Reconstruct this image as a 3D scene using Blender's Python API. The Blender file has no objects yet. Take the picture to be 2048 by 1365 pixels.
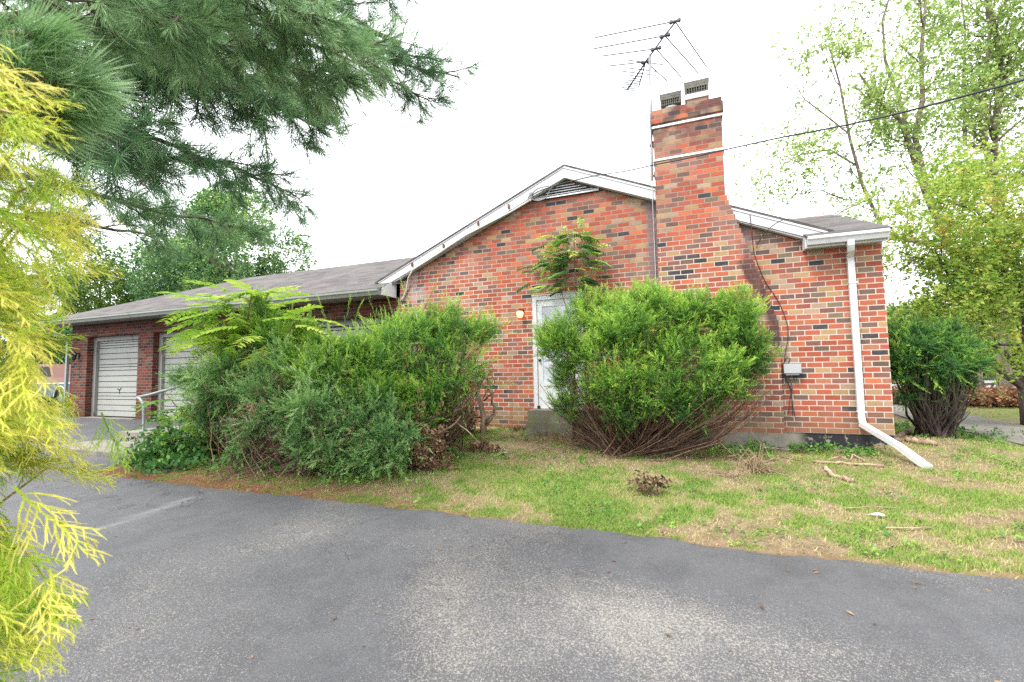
import bpy, math, random
import numpy as np
SC = bpy.context.scene
COL = SC.collection

# ------------------------------------------------------------------ camera, sky, sun, exposure
FPX = 910.0
YAW, PITCH, ROLL = -0.37385, 0.06594, -0.0160
CAM = np.array([0.0, -8.048, 0.996])


def cam_axes():
    cy, sy, cp, sp = math.cos(YAW), math.sin(YAW), math.cos(PITCH), math.sin(PITCH)
    f = np.array([sy * cp, cy * cp, sp])
    r = np.array([cy, -sy, 0.0])
    u = np.cross(r, f)
    c, s = math.cos(ROLL), math.sin(ROLL)
    return c * r + s * u, -s * r + c * u, f


CR, CU, CF = cam_axes()
from mathutils import Matrix, Vector
cd = bpy.data.cameras.new("camera")
cam = bpy.data.objects.new("camera", cd)
COL.objects.link(cam)
cd.sensor_width = 36.0
cd.lens = FPX / 2048 * 36.0
cd.clip_start = 0.05
cd.clip_end = 3000
cd.dof.use_dof = True
cd.dof.focus_distance = 8.0
cd.dof.aperture_fstop = 5.6
cam.matrix_world = Matrix(((CR[0], CU[0], -CF[0], CAM[0]), (CR[1], CU[1], -CF[1], CAM[1]),
                           (CR[2], CU[2], -CF[2], CAM[2]), (0, 0, 0, 1)))
SC.camera = cam

SUN_EL, SUN_AZ = math.radians(58), math.radians(205)   # azimuth clockwise from +Y
w = bpy.data.worlds.new("World")
SC.world = w
w.use_nodes = True
nt = w.node_tree
nt.nodes.clear()
sky = nt.nodes.new("ShaderNodeTexSky")
sky.sky_type = 'NISHITA'
sky.sun_disc = False
sky.sun_elevation = SUN_EL
sky.sun_rotation = SUN_AZ
sky.dust_density = 4.0
sky.air_density = 1.0
mixc = nt.nodes.new("ShaderNodeMix")
mixc.data_type = 'RGBA'
mixc.inputs[0].default_value = 0.86
mixc.inputs[7].default_value = (9.0, 9.15, 9.35, 1)     # thin bright overcast
bg = nt.nodes.new("ShaderNodeBackground")
bg.inputs[1].default_value = 0.12
wo = nt.nodes.new("ShaderNodeOutputWorld")
nt.links.new(sky.outputs[0], mixc.inputs[6])
nt.links.new(mixc.outputs[2], bg.inputs[0])
nt.links.new(bg.outputs[0], wo.inputs[0])
sl = bpy.data.lights.new("sun", 'SUN')
sl.energy = 1.5
sl.angle = math.radians(14)
sl.color = (1.0, 0.96, 0.9)
so = bpy.data.objects.new("sun", sl)
COL.objects.link(so)
sd = Vector((math.sin(SUN_AZ) * math.cos(SUN_EL), math.cos(SUN_AZ) * math.cos(SUN_EL), math.sin(SUN_EL)))
so.rotation_euler = sd.to_track_quat('Z', 'Y').to_euler()
SC.view_settings.view_transform = 'Standard'
SC.view_settings.look = 'None'
SC.view_settings.gamma = 1.0
SC.view_settings.exposure = 1.58
SC.render.engine = 'CYCLES'
SC.cycles.use_denoising = False
SC.cycles.max_bounces = 6
SC.cycles.transparent_max_bounces = 4
SC.cycles.caustics_reflective = False
SC.cycles.caustics_refractive = False


# ------------------------------------------------------------------ placing helpers (pixels of the 2048 px photo -> points)
def ray(px, py):
    d = (px - 1024) / FPX * CR + (682.5 - py) / FPX * CU + CF
    return d / np.linalg.norm(d)


def at(px, py, Y):
    d = ray(px, py)
    return CAM + d * ((Y - CAM[1]) / d[1])


def ad(px, py, dist):
    return CAM + ray(px, py) * dist


def az(px, py, z):
    d = ray(px, py)
    return CAM + d * ((z - CAM[2]) / d[2])


def depth(P):
    return float(np.dot(np.asarray(P) - CAM, CF))


def vnoise(x, y, s, seed=0):
    """smooth value noise 0..1"""
    x = np.asarray(x, float) / s + 37.1 * seed
    y = np.asarray(y, float) / s + 91.7 * seed
    xi, yi = np.floor(x).astype(np.int64), np.floor(y).astype(np.int64)
    fx, fy = x - xi, y - yi
    fx, fy = fx * fx * (3 - 2 * fx), fy * fy * (3 - 2 * fy)

    def h(a, b):
        v = np.sin(a * 127.1 + b * 311.7 + seed * 17.3) * 43758.5453
        return v - np.floor(v)
    return (h(xi, yi) * (1 - fx) + h(xi + 1, yi) * fx) * (1 - fy) + (h(xi, yi + 1) * (1 - fx) + h(xi + 1, yi + 1) * fx) * fy


def sstep(a, b, x):
    t = np.clip((np.asarray(x, float) - a) / (b - a), 0, 1)
    return t * t * (3 - 2 * t)


def ground(x, y):
    x, y = np.asarray(x, float), np.asarray(y, float)
    z = -0.185 + 0.037 * np.clip(y, -12, 0)
    z = z + 0.12 * np.exp(-((x + 3.6) / 1.5) ** 2 - (np.minimum(y, 0) / 1.0) ** 2)
    z = z - 0.085 * np.exp(-((x - 0.9) / 1.4) ** 4 - (y / 0.9) ** 2)
    z = z + 0.10 * np.exp(-((x - 3.0) / 0.8) ** 2 - ((y - .2) / 0.8) ** 2)
    lawn = sstep(-4.3, -3.6, y) * sstep(-9.5, -8.3, x)
    z = z + lawn * 0.05 * (vnoise(x, y, 0.9, 2) - .5) + lawn * 0.02 * (vnoise(x, y, 0.25, 3) - .5)
    return z


def onground(px, py, dz=0.0):
    d = ray(px, py)
    t = 1.0
    for _ in range(60):
        P = CAM + d * t
        t += (P[2] - float(ground(P[0], P[1])) - dz) / max(-d[2], 0.02) * .8
    return CAM + d * t


# ------------------------------------------------------------------ materials
class NT:
    def __init__(s, name):
        s.m = bpy.data.materials.new(name)
        s.m.use_nodes = True
        s.t = s.m.node_tree
        s.t.nodes.clear()
        s.out = s.t.nodes.new("ShaderNodeOutputMaterial")

    def n(s, typ, **kw):
        nd = s.t.nodes.new(typ)
        for k, v in kw.items():
            setattr(nd, k, v)
        return nd

    def link(s, a, b):
        s.t.links.new(a, b)

    def put(s, sock, v):
        if isinstance(v, bpy.types.NodeSocket):
            s.link(v, sock)
        elif v is not None:
            if hasattr(sock.default_value, '__len__') and not hasattr(v, '__len__'):
                v = [v] * len(sock.default_value)
            if hasattr(v, '__len__') and len(v) == 3 and len(sock.default_value) == 4:
                v = (*v, 1)
            sock.default_value = v

    def math(s, op, a, b=None, c=None, clamp=False):
        nd = s.n("ShaderNodeMath", operation=op, use_clamp=clamp)
        for i, v in enumerate((a, b, c)):
            s.put(nd.inputs[i], v)
        return nd.outputs[0]

    def mix(s, f, a, b, mode='MIX'):
        nd = s.n("ShaderNodeMix", data_type='RGBA', blend_type=mode)
        s.put(nd.inputs[0], f)
        s.put(nd.inputs[6], a)
        s.put(nd.inputs[7], b)
        return nd.outputs[2]

    def noise(s, scale, detail=3.0, rough=.55, vec=None, dim='3D'):
        nd = s.n("ShaderNodeTexNoise", noise_dimensions=dim)
        nd.inputs['Scale'].default_value = scale
        nd.inputs['Detail'].default_value = detail
        nd.inputs['Roughness'].default_value = rough
        s.link(vec if vec is not None else s.pos()[0], nd.inputs['Vector'])   # metres
        return nd.outputs[0]

    def smap(s, v, a, b, lo=0.0, hi=1.0, smooth=True):
        nd = s.n("ShaderNodeMapRange", interpolation_type='SMOOTHSTEP' if smooth else 'LINEAR')
        s.put(nd.inputs[0], v)
        for i, q in enumerate((a, b, lo, hi)):
            s.put(nd.inputs[i + 1], q)
        return nd.outputs[0]

    def ramp(s, v, stops, const=False):
        nd = s.n("ShaderNodeValToRGB")
        cr = nd.color_ramp
        cr.interpolation = 'CONSTANT' if const else 'LINEAR'
        while len(cr.elements) < len(stops):
            cr.elements.new(1.0)
        for e, (p, c) in zip(cr.elements, stops):
            e.position = p
            e.color = (*c, 1)
        s.put(nd.inputs[0], v)
        return nd.outputs[0]

    def pos(s):
        if not hasattr(s, 'geo'):
            s.geo = s.n("ShaderNodeNewGeometry")
        g = s.geo
        return g.outputs['Position'], g.outputs['Normal']

    def xyz(s, v):
        nd = s.n("ShaderNodeSeparateXYZ")
        s.link(v, nd.inputs[0])
        return nd.outputs

    def vec(s, x, y, z):
        nd = s.n("ShaderNodeCombineXYZ")
        for i, v in enumerate((x, y, z)):
            s.put(nd.inputs[i], v)
        return nd.outputs[0]

    def attr(s, name):
        return s.n("ShaderNodeAttribute", attribute_name=name).outputs['Fac']

    def bump(s, h, strength=.4, dist=.01):
        nd = s.n("ShaderNodeBump")
        nd.inputs['Strength'].default_value = strength
        nd.inputs['Distance'].default_value = dist
        s.link(h, nd.inputs['Height'])
        return nd.outputs[0]

    def bsdf(s, col, rough=.7, bump=None, metal=0.0, spec=.4, emit=None, estr=0, finish=True):
        nd = s.n("ShaderNodeBsdfPrincipled")
        s.put(nd.inputs['Base Color'], col)
        s.put(nd.inputs['Roughness'], rough)
        nd.inputs['Metallic'].default_value = metal
        nd.inputs['Specular IOR Level'].default_value = spec
        if bump is not None:
            s.link(bump, nd.inputs['Normal'])
        if emit:
            s.put(nd.inputs['Emission Color'], emit)
            nd.inputs['Emission Strength'].default_value = estr
        if finish:
            s.link(nd.outputs[0], s.out.inputs[0])
        return nd.outputs[0]


def plain(name, col, rough=.6, metal=0., var=.15, scale=12., spec=.4, bump=0):
    k = NT(name)
    f = k.noise(scale)
    c = k.mix(f, [v * (1 - var) for v in col], [min(1, v * (1 + var)) for v in col])
    b = k.bump(f, .3, bump) if bump else None
    k.bsdf(c, rough, b, metal, spec)
    return k.m


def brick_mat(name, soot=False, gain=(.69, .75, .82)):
    k = NT(name)
    P, N = k.pos()
    px, py, pz = k.xyz(P)
    nx = k.math('GREATER_THAN', k.math('ABSOLUTE', k.xyz(N)[0]), .5)
    wob = k.math('MULTIPLY', k.math('SUBTRACT', k.noise(9.0, 2.0), .5), .007)
    u = k.math('ADD', k.math('ADD', k.math('MULTIPLY', px, k.math('SUBTRACT', 1.0, nx)), k.math('MULTIPLY', py, nx)), wob)
    v = k.math('ADD', pz, k.math('MULTIPLY', wob, .8))
    vr = k.math('DIVIDE', v, .0813)
    row = k.math('FLOOR', vr)
    fv = k.math('FRACT', k.math('ADD', vr, 1000.0))
    par = k.math('MODULO', k.math('ADD', row, 1000.0), 2.0)
    ub = k.math('ADD', k.math('DIVIDE', u, .2032), k.math('MULTIPLY', par, .5))
    col_i = k.math('FLOOR', ub)
    fu = k.math('FRACT', k.math('ADD', ub, 1000.0))
    wn = k.n("ShaderNodeTexWhiteNoise", noise_dimensions='3D')
    k.link(k.vec(col_i, row, 3.0), wn.inputs[0])
    wn2 = k.n("ShaderNodeTexWhiteNoise", noise_dimensions='3D')
    k.link(k.vec(col_i, row, 11.0), wn2.inputs[0])
    # distance to the nearest joint
    du = k.math('SUBTRACT', .5, k.math('ABSOLUTE', k.math('SUBTRACT', fu, .5)))
    dv = k.math('SUBTRACT', .5, k.math('ABSOLUTE', k.math('SUBTRACT', fv, .5)))
    bu = k.smap(du, .024, .042)
    bv = k.smap(dv, .066, .100)
    inside = k.math('MULTIPLY', bu, bv)
    face = k.ramp(wn.outputs[0], [
        (0.0, (.52, .115, .058)), (.17, (.45, .10, .054)), (.31, (.57, .15, .066)), (.43, (.41, .115, .072)),
        (.54, (.50, .19, .105)), (.64, (.27, .115, .085)), (.71, (.17, .10, .075)), (.775, (.48, .285, .13)),
        (.86, (.46, .29, .185)), (.925, (.23, .165, .10)), (.965, (.052, .050, .054))], True)
    bright = k.smap(wn2.outputs[0], 0, 1, .82, 1.12, False)
    face = k.mix(1.0, face, k.vec(bright, bright, bright), 'MULTIPLY')
    streakv = k.n("ShaderNodeVectorMath", operation='MULTIPLY')
    k.link(P, streakv.inputs[0])
    streakv.inputs[1].default_value = (14, 14, 90)
    st = k.noise(1.0, 4.0, .65, streakv.outputs[0])
    face = k.mix(k.smap(st, .52, .72, 0, .55), face, [.11, .07, .05])
    face = k.mix(k.smap(st, .45, .28, 0, .35), face, [.55, .33, .22])
    big = k.noise(.55, 4.0, .6)
    # joints are crisp and pale low on the wall, weathered and dirty higher up
    dirty = k.smap(k.math('ADD', k.math('MULTIPLY', pz, .16), k.math('MULTIPLY', big, 1.0)), .78, 1.12)
    mort = k.mix(dirty, [.70, .57, .45], [.40, .265, .19])
    mort = k.mix(k.smap(k.noise(3.0), .45, .7), mort, k.mix(dirty, [.64, .50, .37], [.26, .18, .14]))
    c = k.mix(inside, mort, face)
    # pale bloom high under the rake, brown damp at the base
    bloom = k.math('MULTIPLY', k.smap(k.noise(.8, 2.0), .54, .70), k.smap(pz, 1.6, 3.0))
    c = k.mix(k.math('MULTIPLY', bloom, .30), c, [.52, .33, .26])
    damp = k.smap(k.math('ADD', pz, k.math('MULTIPLY', k.noise(2.2), .55)), .75, .22)
    c = k.mix(k.math('MULTIPLY', damp, .55), c, [.26, .155, .075])
    if soot:
        zline = k.math('ADD', px, k.math('MULTIPLY', k.math('SUBTRACT', pz, 3.9), .2917))   # 0.63 on the shoulder slope
        tr = k.math('SUBTRACT', k.math('ADD', k.math('ADD', zline, .05), k.math('MULTIPLY', k.math('SUBTRACT', k.noise(4.0, 4.0), .5), .5)), .42)
        side = k.math('MULTIPLY', k.smap(tr, .0, .12), k.smap(pz, 3.3, 2.35))
        c = k.mix(k.math('MULTIPLY', side, .85), c, [.055, .032, .032])
        crown = k.math('MULTIPLY', k.smap(pz, 4.3, 5.2), k.smap(k.noise(3.5, 4.0), .40, .62))
        c = k.mix(k.math('MULTIPLY', crown, .75), c, [.06, .045, .045])
    else:
        strip = k.math('MULTIPLY', k.smap(px, -.70, -.56), k.smap(k.math('ADD', pz, k.noise(3.0)), 2.2, 2.9))
        strip = k.math('MULTIPLY', strip, k.smap(px, 1.0, .9))
        c = k.mix(k.math('MULTIPLY', strip, .7), c, [.20, .18, .18])
        run = k.math('MULTIPLY', k.smap(k.math('ABSOLUTE', k.math('SUBTRACT', px, -5.25)), .28, .05), k.smap(k.noise(4.0), .42, .60))
        c = k.mix(k.math('MULTIPLY', run, .45), c, [.55, .50, .50])
    sv = k.n("ShaderNodeVectorMath", operation='MULTIPLY')
    k.link(P, sv.inputs[0])
    sv.inputs[1].default_value = (3.0, 3.0, .28)
    streak = k.smap(k.noise(1.0, 4.0, .6, sv.outputs[0]), .55, .74, 0, .38)
    c = k.mix(streak, c, [.21, .115, .085])
    c = k.mix(k.smap(k.noise(1.7, 5.0, .65), .50, .70, 0, .25), c, [.44, .24, .17])
    h = k.math('ADD', inside, k.math('MULTIPLY', st, .35))
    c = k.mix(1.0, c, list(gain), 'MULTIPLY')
    k.bsdf(c, .88, k.bump(h, .5, .006), spec=.25)
    return k.m


def paint_mat(name, col=(.80, .80, .78), grime=(.30, .31, .24), amt=.5, rough=.5, sc=3.0, lo=.52, hi=.75):
    k = NT(name)
    P, N = k.pos()
    s = k.n("ShaderNodeVectorMath", operation='MULTIPLY')
    k.link(P, s.inputs[0])
    s.inputs[1].default_value = (1.0, 1.0, .35)
    f = k.noise(sc, 5.0, .65, s.outputs[0])
    g = k.noise(sc * 9, 3.0)
    m = k.math('MULTIPLY', k.smap(k.math('ADD', k.math('MULTIPLY', f, .8), k.math('MULTIPLY', g, .2)), lo, hi), amt)
    c = k.mix(m, col, grime)
    c = k.mix(k.smap(g, .3, .7, 0, .12), c, [v * .8 for v in col])
    k.bsdf(c, rough, k.bump(g, .15, .003))
    return k.m


def shingle_mat(name):
    k = NT(name)
    P, N = k.pos()
    x, y, z = k.xyz(P)
    nx = k.math('GREATER_THAN', k.math('ABSOLUTE', k.xyz(N)[0]), .25)
    u = k.math('ADD', k.math('MULTIPLY', x, k.math('SUBTRACT', 1.0, nx)), k.math('MULTIPLY', y, nx))
    vr = k.math('DIVIDE', z, .058)
    row = k.math('FLOOR', vr)
    fv = k.math('FRACT', k.math('ADD', vr, 100.0))
    ub = k.math('ADD', k.math('DIVIDE', u, .30), k.math('MULTIPLY', row, .37))
    wn = k.n("ShaderNodeTexWhiteNoise", noise_dimensions='3D')
    k.link(k.vec(k.math('FLOOR', ub), row, 1.0), wn.inputs[0])
    c = k.mix(wn.outputs[0], [.085, .078, .075], [.155, .145, .14])
    c = k.mix(k.smap(fv, .22, .0, 0, .6), c, [.035, .032, .03])
    c = k.mix(k.smap(k.noise(1.2, 4.0), .45, .7, 0, .6), c, [.17, .165, .15])
    c = k.mix(k.smap(k.noise(22, 3.0), .66, .72, 0, .8), c, [.34, .33, .29])
    c = k.mix(1.0, c, [.78, .77, .78], 'MULTIPLY')
    k.bsdf(c, .9, k.bump(k.math('ADD', fv, k.noise(120)), .5, .01), spec=.2)
    return k.m


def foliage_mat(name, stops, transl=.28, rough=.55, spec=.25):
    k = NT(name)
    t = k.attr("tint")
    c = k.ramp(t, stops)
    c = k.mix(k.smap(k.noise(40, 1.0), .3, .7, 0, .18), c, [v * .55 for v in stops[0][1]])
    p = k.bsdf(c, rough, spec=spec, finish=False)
    tr = k.n("ShaderNodeBsdfTranslucent")
    k.link(c, tr.inputs[0])
    mx = k.n("ShaderNodeMixShader")
    mx.inputs[0].default_value = transl
    k.link(p, mx.inputs[1])
    k.link(tr.outputs[0], mx.inputs[2])
    k.link(mx.outputs[0], k.out.inputs[0])
    return k.m


def bark_mat(name, a=(.10, .075, .055), b=(.22, .18, .14), sc=14.):
    k = NT(name)
    P, N = k.pos()
    s = k.n("ShaderNodeVectorMath", operation='MULTIPLY')
    k.link(P, s.inputs[0])
    s.inputs[1].default_value = (1, 1, .25)
    f = k.noise(sc, 5.0, .65, s.outputs[0])
    k.bsdf(k.mix(k.smap(f, .35, .68), a, b), .9, k.bump(f, .8, .02), spec=.2)
    return k.m


M = {}
M['brick'] = brick_mat("brick")
M['garage_brick'] = brick_mat("dark_shaded_garage_brick", gain=(.235, .22, .25))  # low gain paints in eave and pine shade besides the browner brick
M['chimney'] = brick_mat("chimney_brick", True)
M['white'] = paint_mat("white_paint", (.56, .57, .59), (.30, .31, .29), .5)
M['white_clean'] = paint_mat("white_enamel", (.60, .62, .63), (.36, .38, .35), .3, .35)
M['gutter_old'] = paint_mat("aged_gutter_paint", (.22, .24, .21), (.09, .10, .075), .8, .5)
M['soffit'] = paint_mat("soffit_paint", (.30, .30, .275), (.18, .18, .155), .5)
M['gar_door'] = paint_mat("garage_door_paint", (.30, .31, .285), (.17, .165, .125), .7, .5)
M['gar_frame'] = paint_mat("peeling_frame_paint", (.22, .22, .205), (.075, .065, .055), .95, .7, 5.0, .54, .62)
M['shingle'] = shingle_mat("asphalt_shingle")
M['dark'] = plain("dark_interior", (.03, .03, .03), .8)
M['black_metal'] = plain("black_metal", (.03, .03, .035), .45, .3)
M['alu'] = plain("weathered_aluminium", (.20, .20, .215), .45, .6)
M['dull_alu'] = plain("dull_antenna_rod", (.10, .10, .115), .5, .3)
M['galv'] = plain("galvanised_steel", (.24, .275, .28), .5, .4, .25, 20)
M['cable'] = plain("black_cable", (.025, .025, .028), .6)
M['conduit'] = plain("grey_conduit", (.50, .49, .45), .6, 0, .2, 6)
M['grey_plastic'] = plain("grey_plastic", (.36, .38, .40), .5, 0, .08, 5)
M['clay'] = plain("flue_clay", (.40, .26, .18), .8, 0, .25, 8)
M['mesh_metal'] = plain("rusty_mesh_metal", (.17, .165, .14), .7, .2, .45, 14)
M['rusty'] = plain("rust", (.16, .07, .04), .9, 0, .4, 30)
M['wood_pale'] = bark_mat("pale_dead_wood", (.20, .135, .09), (.40, .30, .22), 10)
M['wood_dark'] = bark_mat("dark_dead_wood", (.09, .06, .042), (.19, .135, .095), 12)
M['twig'] = bark_mat("shrub_twig", (.085, .052, .036), (.20, .13, .092), 20)
M['straw_stem'] = bark_mat("straw_stem", (.17, .115, .07), (.36, .27, .17), 12)
M['bark'] = bark_mat("tree_bark", (.09, .075, .06), (.22, .19, .155), 9)
M['bark_dark'] = bark_mat("dark_bark", (.045, .036, .03), (.12, .095, .08), 12)
M['strap'] = plain('bright_strap', (.80, .81, .82), .35, .0, .03)
M['paper'] = plain("white_paper", (.65, .65, .64), .7)


def glass_mat():
    k = NT("storm_door_pane")
    c = k.mix(k.smap(k.noise(2.0, 2.0), .35, .65), [.42, .45, .50], [.62, .65, .70])
    k.bsdf(c, .12, spec=.8)
    return k.m


M['pane'] = glass_mat()


def conc_mat(name, a, b, moss=0.0):
    k = NT(name)
    f = k.noise(3.0, 6.0, .65)
    g = k.noise(60, 3.0)
    c = k.mix(k.smap(f, .35, .65), a, b)
    c = k.mix(k.smap(g, .35, .65, 0, .35), c, [v * .6 for v in a])
    if moss:
        c = k.mix(k.math('MULTIPLY', k.smap(k.noise(5.0, 4.0), .45, .6), moss), c, [.12, .13, .045])
    k.bsdf(c, .92, k.bump(g, .4, .006), spec=.2)
    return k.m


M['concrete'] = conc_mat("concrete", (.17, .155, .135), (.26, .24, .21))
M['step'] = conc_mat("mossy_concrete", (.12, .115, .09), (.20, .19, .15), .6)
M['walk'] = conc_mat("walk_concrete", (.14, .13, .115), (.20, .185, .165), .15)


def block_mat():
    """grey block footing: bare beside the chimney, tarred black towards the corner"""
    k = NT("footing_block")
    P, N = k.pos()
    x, y, z = k.xyz(P)
    f = k.noise(4.0, 5.0, .65)
    c = k.mix(k.smap(f, .35, .65), [.18, .165, .135], [.25, .23, .19])
    fu = k.math('FRACT', k.math('DIVIDE', k.math('ADD', x, 20.03), .40))
    c = k.mix(k.smap(k.math('ABSOLUTE', k.math('SUBTRACT', fu, .5)), .485, .495, 0, .7), c, [.14, .125, .10])
    tar = k.math('MULTIPLY', k.smap(x, 1.42, 1.60), k.smap(k.math('ADD', k.noise(9.0, 5.0, .7), k.math('MULTIPLY', z, -.15)), .66, .56))
    c = k.mix(tar, c, [.025, .025, .028])
    k.bsdf(c, .9, k.bump(k.noise(70), .4, .006), spec=.2)
    return k.m


M['footing'] = block_mat()


# ------------------------------------------------------------------ mesh helpers
class MB:
    """collects vertices, faces and a per-vertex 'tint' and links them as ONE mesh object"""

    def __init__(s):
        s.v, s.f, s.t, s.n = [], [], [], 0

    def add(s, V, F, tint=0.5):
        V = np.asarray(V, float).reshape(-1, 3)
        s.v.append(V)
        s.t.append(np.broadcast_to(np.asarray(tint, float), (len(V),)))
        if isinstance(F, np.ndarray):
            s.f.append(F + s.n)
        else:
            by = {}
            for q in F:
                by.setdefault(len(q), []).append(q)
            for q in by.values():
                s.f.append(np.array(q) + s.n)
        s.n += len(V)
        return s

    def box(s, a, b):
        x0, y0, z0 = a
        x1, y1, z1 = b
        V = [(x0, y0, z0), (x1, y0, z0), (x1, y1, z0), (x0, y1, z0), (x0, y0, z1), (x1, y0, z1), (x1, y1, z1), (x0, y1, z1)]
        return s.add(V, [(3, 2, 1, 0), (4, 5, 6, 7), (0, 1, 5, 4), (1, 2, 6, 5), (2, 3, 7, 6), (3, 0, 4, 7)])

    def prism(s, poly, y0, y1, axis='y'):
        """polygon in XZ (ccw seen from -Y) pushed from y0 to y1"""
        n = len(poly)
        V = [(x, y0, z) for x, z in poly] + [(x, y1, z) for x, z in poly]
        if axis == 'x':
            V = [(y0, a, z) for a, z in poly] + [(y1, a, z) for a, z in poly]
        F = [tuple(range(n)), tuple(range(2 * n - 1, n - 1, -1))]
        F += [(i, i + n, (i + 1) % n + n, (i + 1) % n) for i in range(n)]
        return s.add(V, F)

    def slab(s, pts, th, down=True):
        """thin slab under a 3-D polygon"""
        n = len(pts)
        P = np.array(pts, float)
        Q = P - np.array([0, 0, th])
        F = [tuple(range(n)), tuple(range(2 * n - 1, n - 1, -1))]
        F += [(i, i + n, (i + 1) % n + n, (i + 1) % n) for i in range(n)]
        return s.add(np.vstack([P, Q]), F)

    def tube(s, pts, rad, sides=6, tint=.5, cap=True):
        P = np.array(pts, float)
        n = len(P)
        R = np.broadcast_to(np.asarray(rad, float), (n,))
        T = np.gradient(P, axis=0)
        T /= np.linalg.norm(T, axis=1)[:, None] + 1e-9
        ref = np.array([0, 0, 1.0]) if abs(T[:, 2]).mean() < .8 else np.array([1.0, 0, 0])
        A = np.cross(T, ref)
        A /= np.linalg.norm(A, axis=1)[:, None] + 1e-9
        B = np.cross(T, A)
        a = np.linspace(0, 2 * np.pi, sides, endpoint=False)
        V = P[:, None, :] + R[:, None, None] * (np.cos(a)[None, :, None] * A[:, None, :] + np.sin(a)[None, :, None] * B[:, None, :])
        i = np.arange(n - 1)[:, None] * sides
        j = np.arange(sides)[None, :]
        j2 = (j + 1) % sides
        F = np.stack([i + j, i + j2, i + sides + j2, i + sides + j], -1).reshape(-1, 4)
        s.add(V.reshape(-1, 3), F, tint)
        if cap:
            o = s.n - n * sides
            s.f.append(np.array([[o + q for q in range(sides - 1, -1, -1)]]))
            s.f.append(np.array([[o + (n - 1) * sides + q for q in range(sides)]]))
        return s

    def sweep(s, pts, w, d, up):
        """rectangular section w x d along a polyline; 'up' fixes the d direction"""
        P = np.array(pts, float)
        T = np.gradient(P, axis=0)
        T /= np.linalg.norm(T, axis=1)[:, None]
        up = np.broadcast_to(np.asarray(up, float), P.shape)
        A = np.cross(T, up)
        A /= np.linalg.norm(A, axis=1)[:, None]
        B = np.cross(A, T)
        c = [(-1, -1), (1, -1), (1, 1), (-1, 1)]
        V = np.stack([P + A * (w / 2 * i) + B * (d / 2 * j) for i, j in c], 1)
        n = len(P)
        F = []
        for k in range(n - 1):
            for q in range(4):
                F.append((k * 4 + q, k * 4 + (q + 1) % 4, k * 4 + 4 + (q + 1) % 4, k * 4 + 4 + q))
        F += [(3, 2, 1, 0), tuple(4 * n - 4 + q for q in range(4))]
        return s.add(V.reshape(-1, 3), F)

    def lathe(s, c, prof, sides=16, axis='z'):
        a = np.linspace(0, 2 * np.pi, sides, endpoint=False)
        V = []
        for r, h in prof:
            for q in a:
                p = (r * math.cos(q), r * math.sin(q), h)
                if axis == 'y':
                    p = (p[0], p[2], p[1])
                V.append((c[0] + p[0], c[1] + p[1], c[2] + p[2]))
        F = []
        for k in range(len(prof) - 1):
            for q in range(sides):
                F.append((k * sides + q, k * sides + (q + 1) % sides, (k + 1) * sides + (q + 1) % sides, (k + 1) * sides + q))
        F += [tuple(range(sides - 1, -1, -1)), tuple((len(prof) - 1) * sides + q for q in range(sides))]
        return s.add(V, F)

    def inst(s, T, F, pos, X, Y, Z, scale, tint, ttip=None):
        """copy a template (verts T, faces F) to many frames"""
        T = np.asarray(T, float)
        F = np.asarray(F)
        n, k = len(pos), len(T)
        sc = np.broadcast_to(np.asarray(scale, float), (n,))[:, None, None]
        V = pos[:, None, :] + sc * (T[None, :, 0:1] * X[:, None, :] + T[None, :, 1:2] * Y[:, None, :] + T[None, :, 2:3] * Z[:, None, :])
        t = np.broadcast_to(np.asarray(tint, float), (n,))[:, None] + (0 if ttip is None else np.asarray(ttip)[None, :])
        FF = (F[None, :, :] + (np.arange(n) * k)[:, None, None]).reshape(-1, F.shape[1])
        return s.add(V.reshape(-1, 3), FF, np.clip(t, 0.01, .99).reshape(-1) if np.ndim(t) == 2 and t.shape[1] == k else np.repeat(np.clip(t, .01, .99).reshape(-1), k))

    def build(s, name, mat, parent=None, smooth=False):
        me = bpy.data.meshes.new(name)
        V = np.vstack(s.v)
        me.vertices.add(len(V))
        me.vertices.foreach_set('co', V.astype(np.float32).ravel())
        loops = np.concatenate([f.ravel() for f in s.f]).astype(np.int32)
        tot = np.concatenate([np.full(len(f), f.shape[1]) for f in s.f]).astype(np.int32)
        me.loops.add(len(loops))
        me.loops.foreach_set('vertex_index', loops)
        me.polygons.add(len(tot))
        me.polygons.foreach_set('loop_start', np.concatenate([[0], np.cumsum(tot)[:-1]]).astype(np.int32))
        me.polygons.foreach_set('loop_total', tot)
        a = me.attributes.new('tint', 'FLOAT', 'POINT')
        a.data.foreach_set('value', np.concatenate(s.t).astype(np.float32))
        me.update(calc_edges=True)
        if smooth:
            me.shade_smooth()
        else:
            me.shade_flat()
        me.materials.append(mat)
        o = bpy.data.objects.new(name, me)
        COL.objects.link(o)
        if parent is not None:
            o.parent = parent
            w0 = parent
            off = Vector((0, 0, 0))
            while w0 is not None:
                off += w0.location
                w0 = w0.parent
            me.transform(Matrix.Translation(-off))
        return o


def tag(o, label, cat=None, group=None, kind=None):
    o['label'] = label
    if cat:
        o['category'] = cat
    if group:
        o['group'] = group
    if kind:
        o['kind'] = kind
    return o


def thing(name, loc, label, cat, group=None):
    o = bpy.data.objects.new(name, None)
    o.empty_display_size = .1
    COL.objects.link(o)
    o.location = [float(q) for q in loc]
    return tag(o, label, cat, group)


def unit(v):
    v = np.asarray(v, float)
    return v / (np.linalg.norm(v, axis=-1, keepdims=True) + 1e-9)


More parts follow.
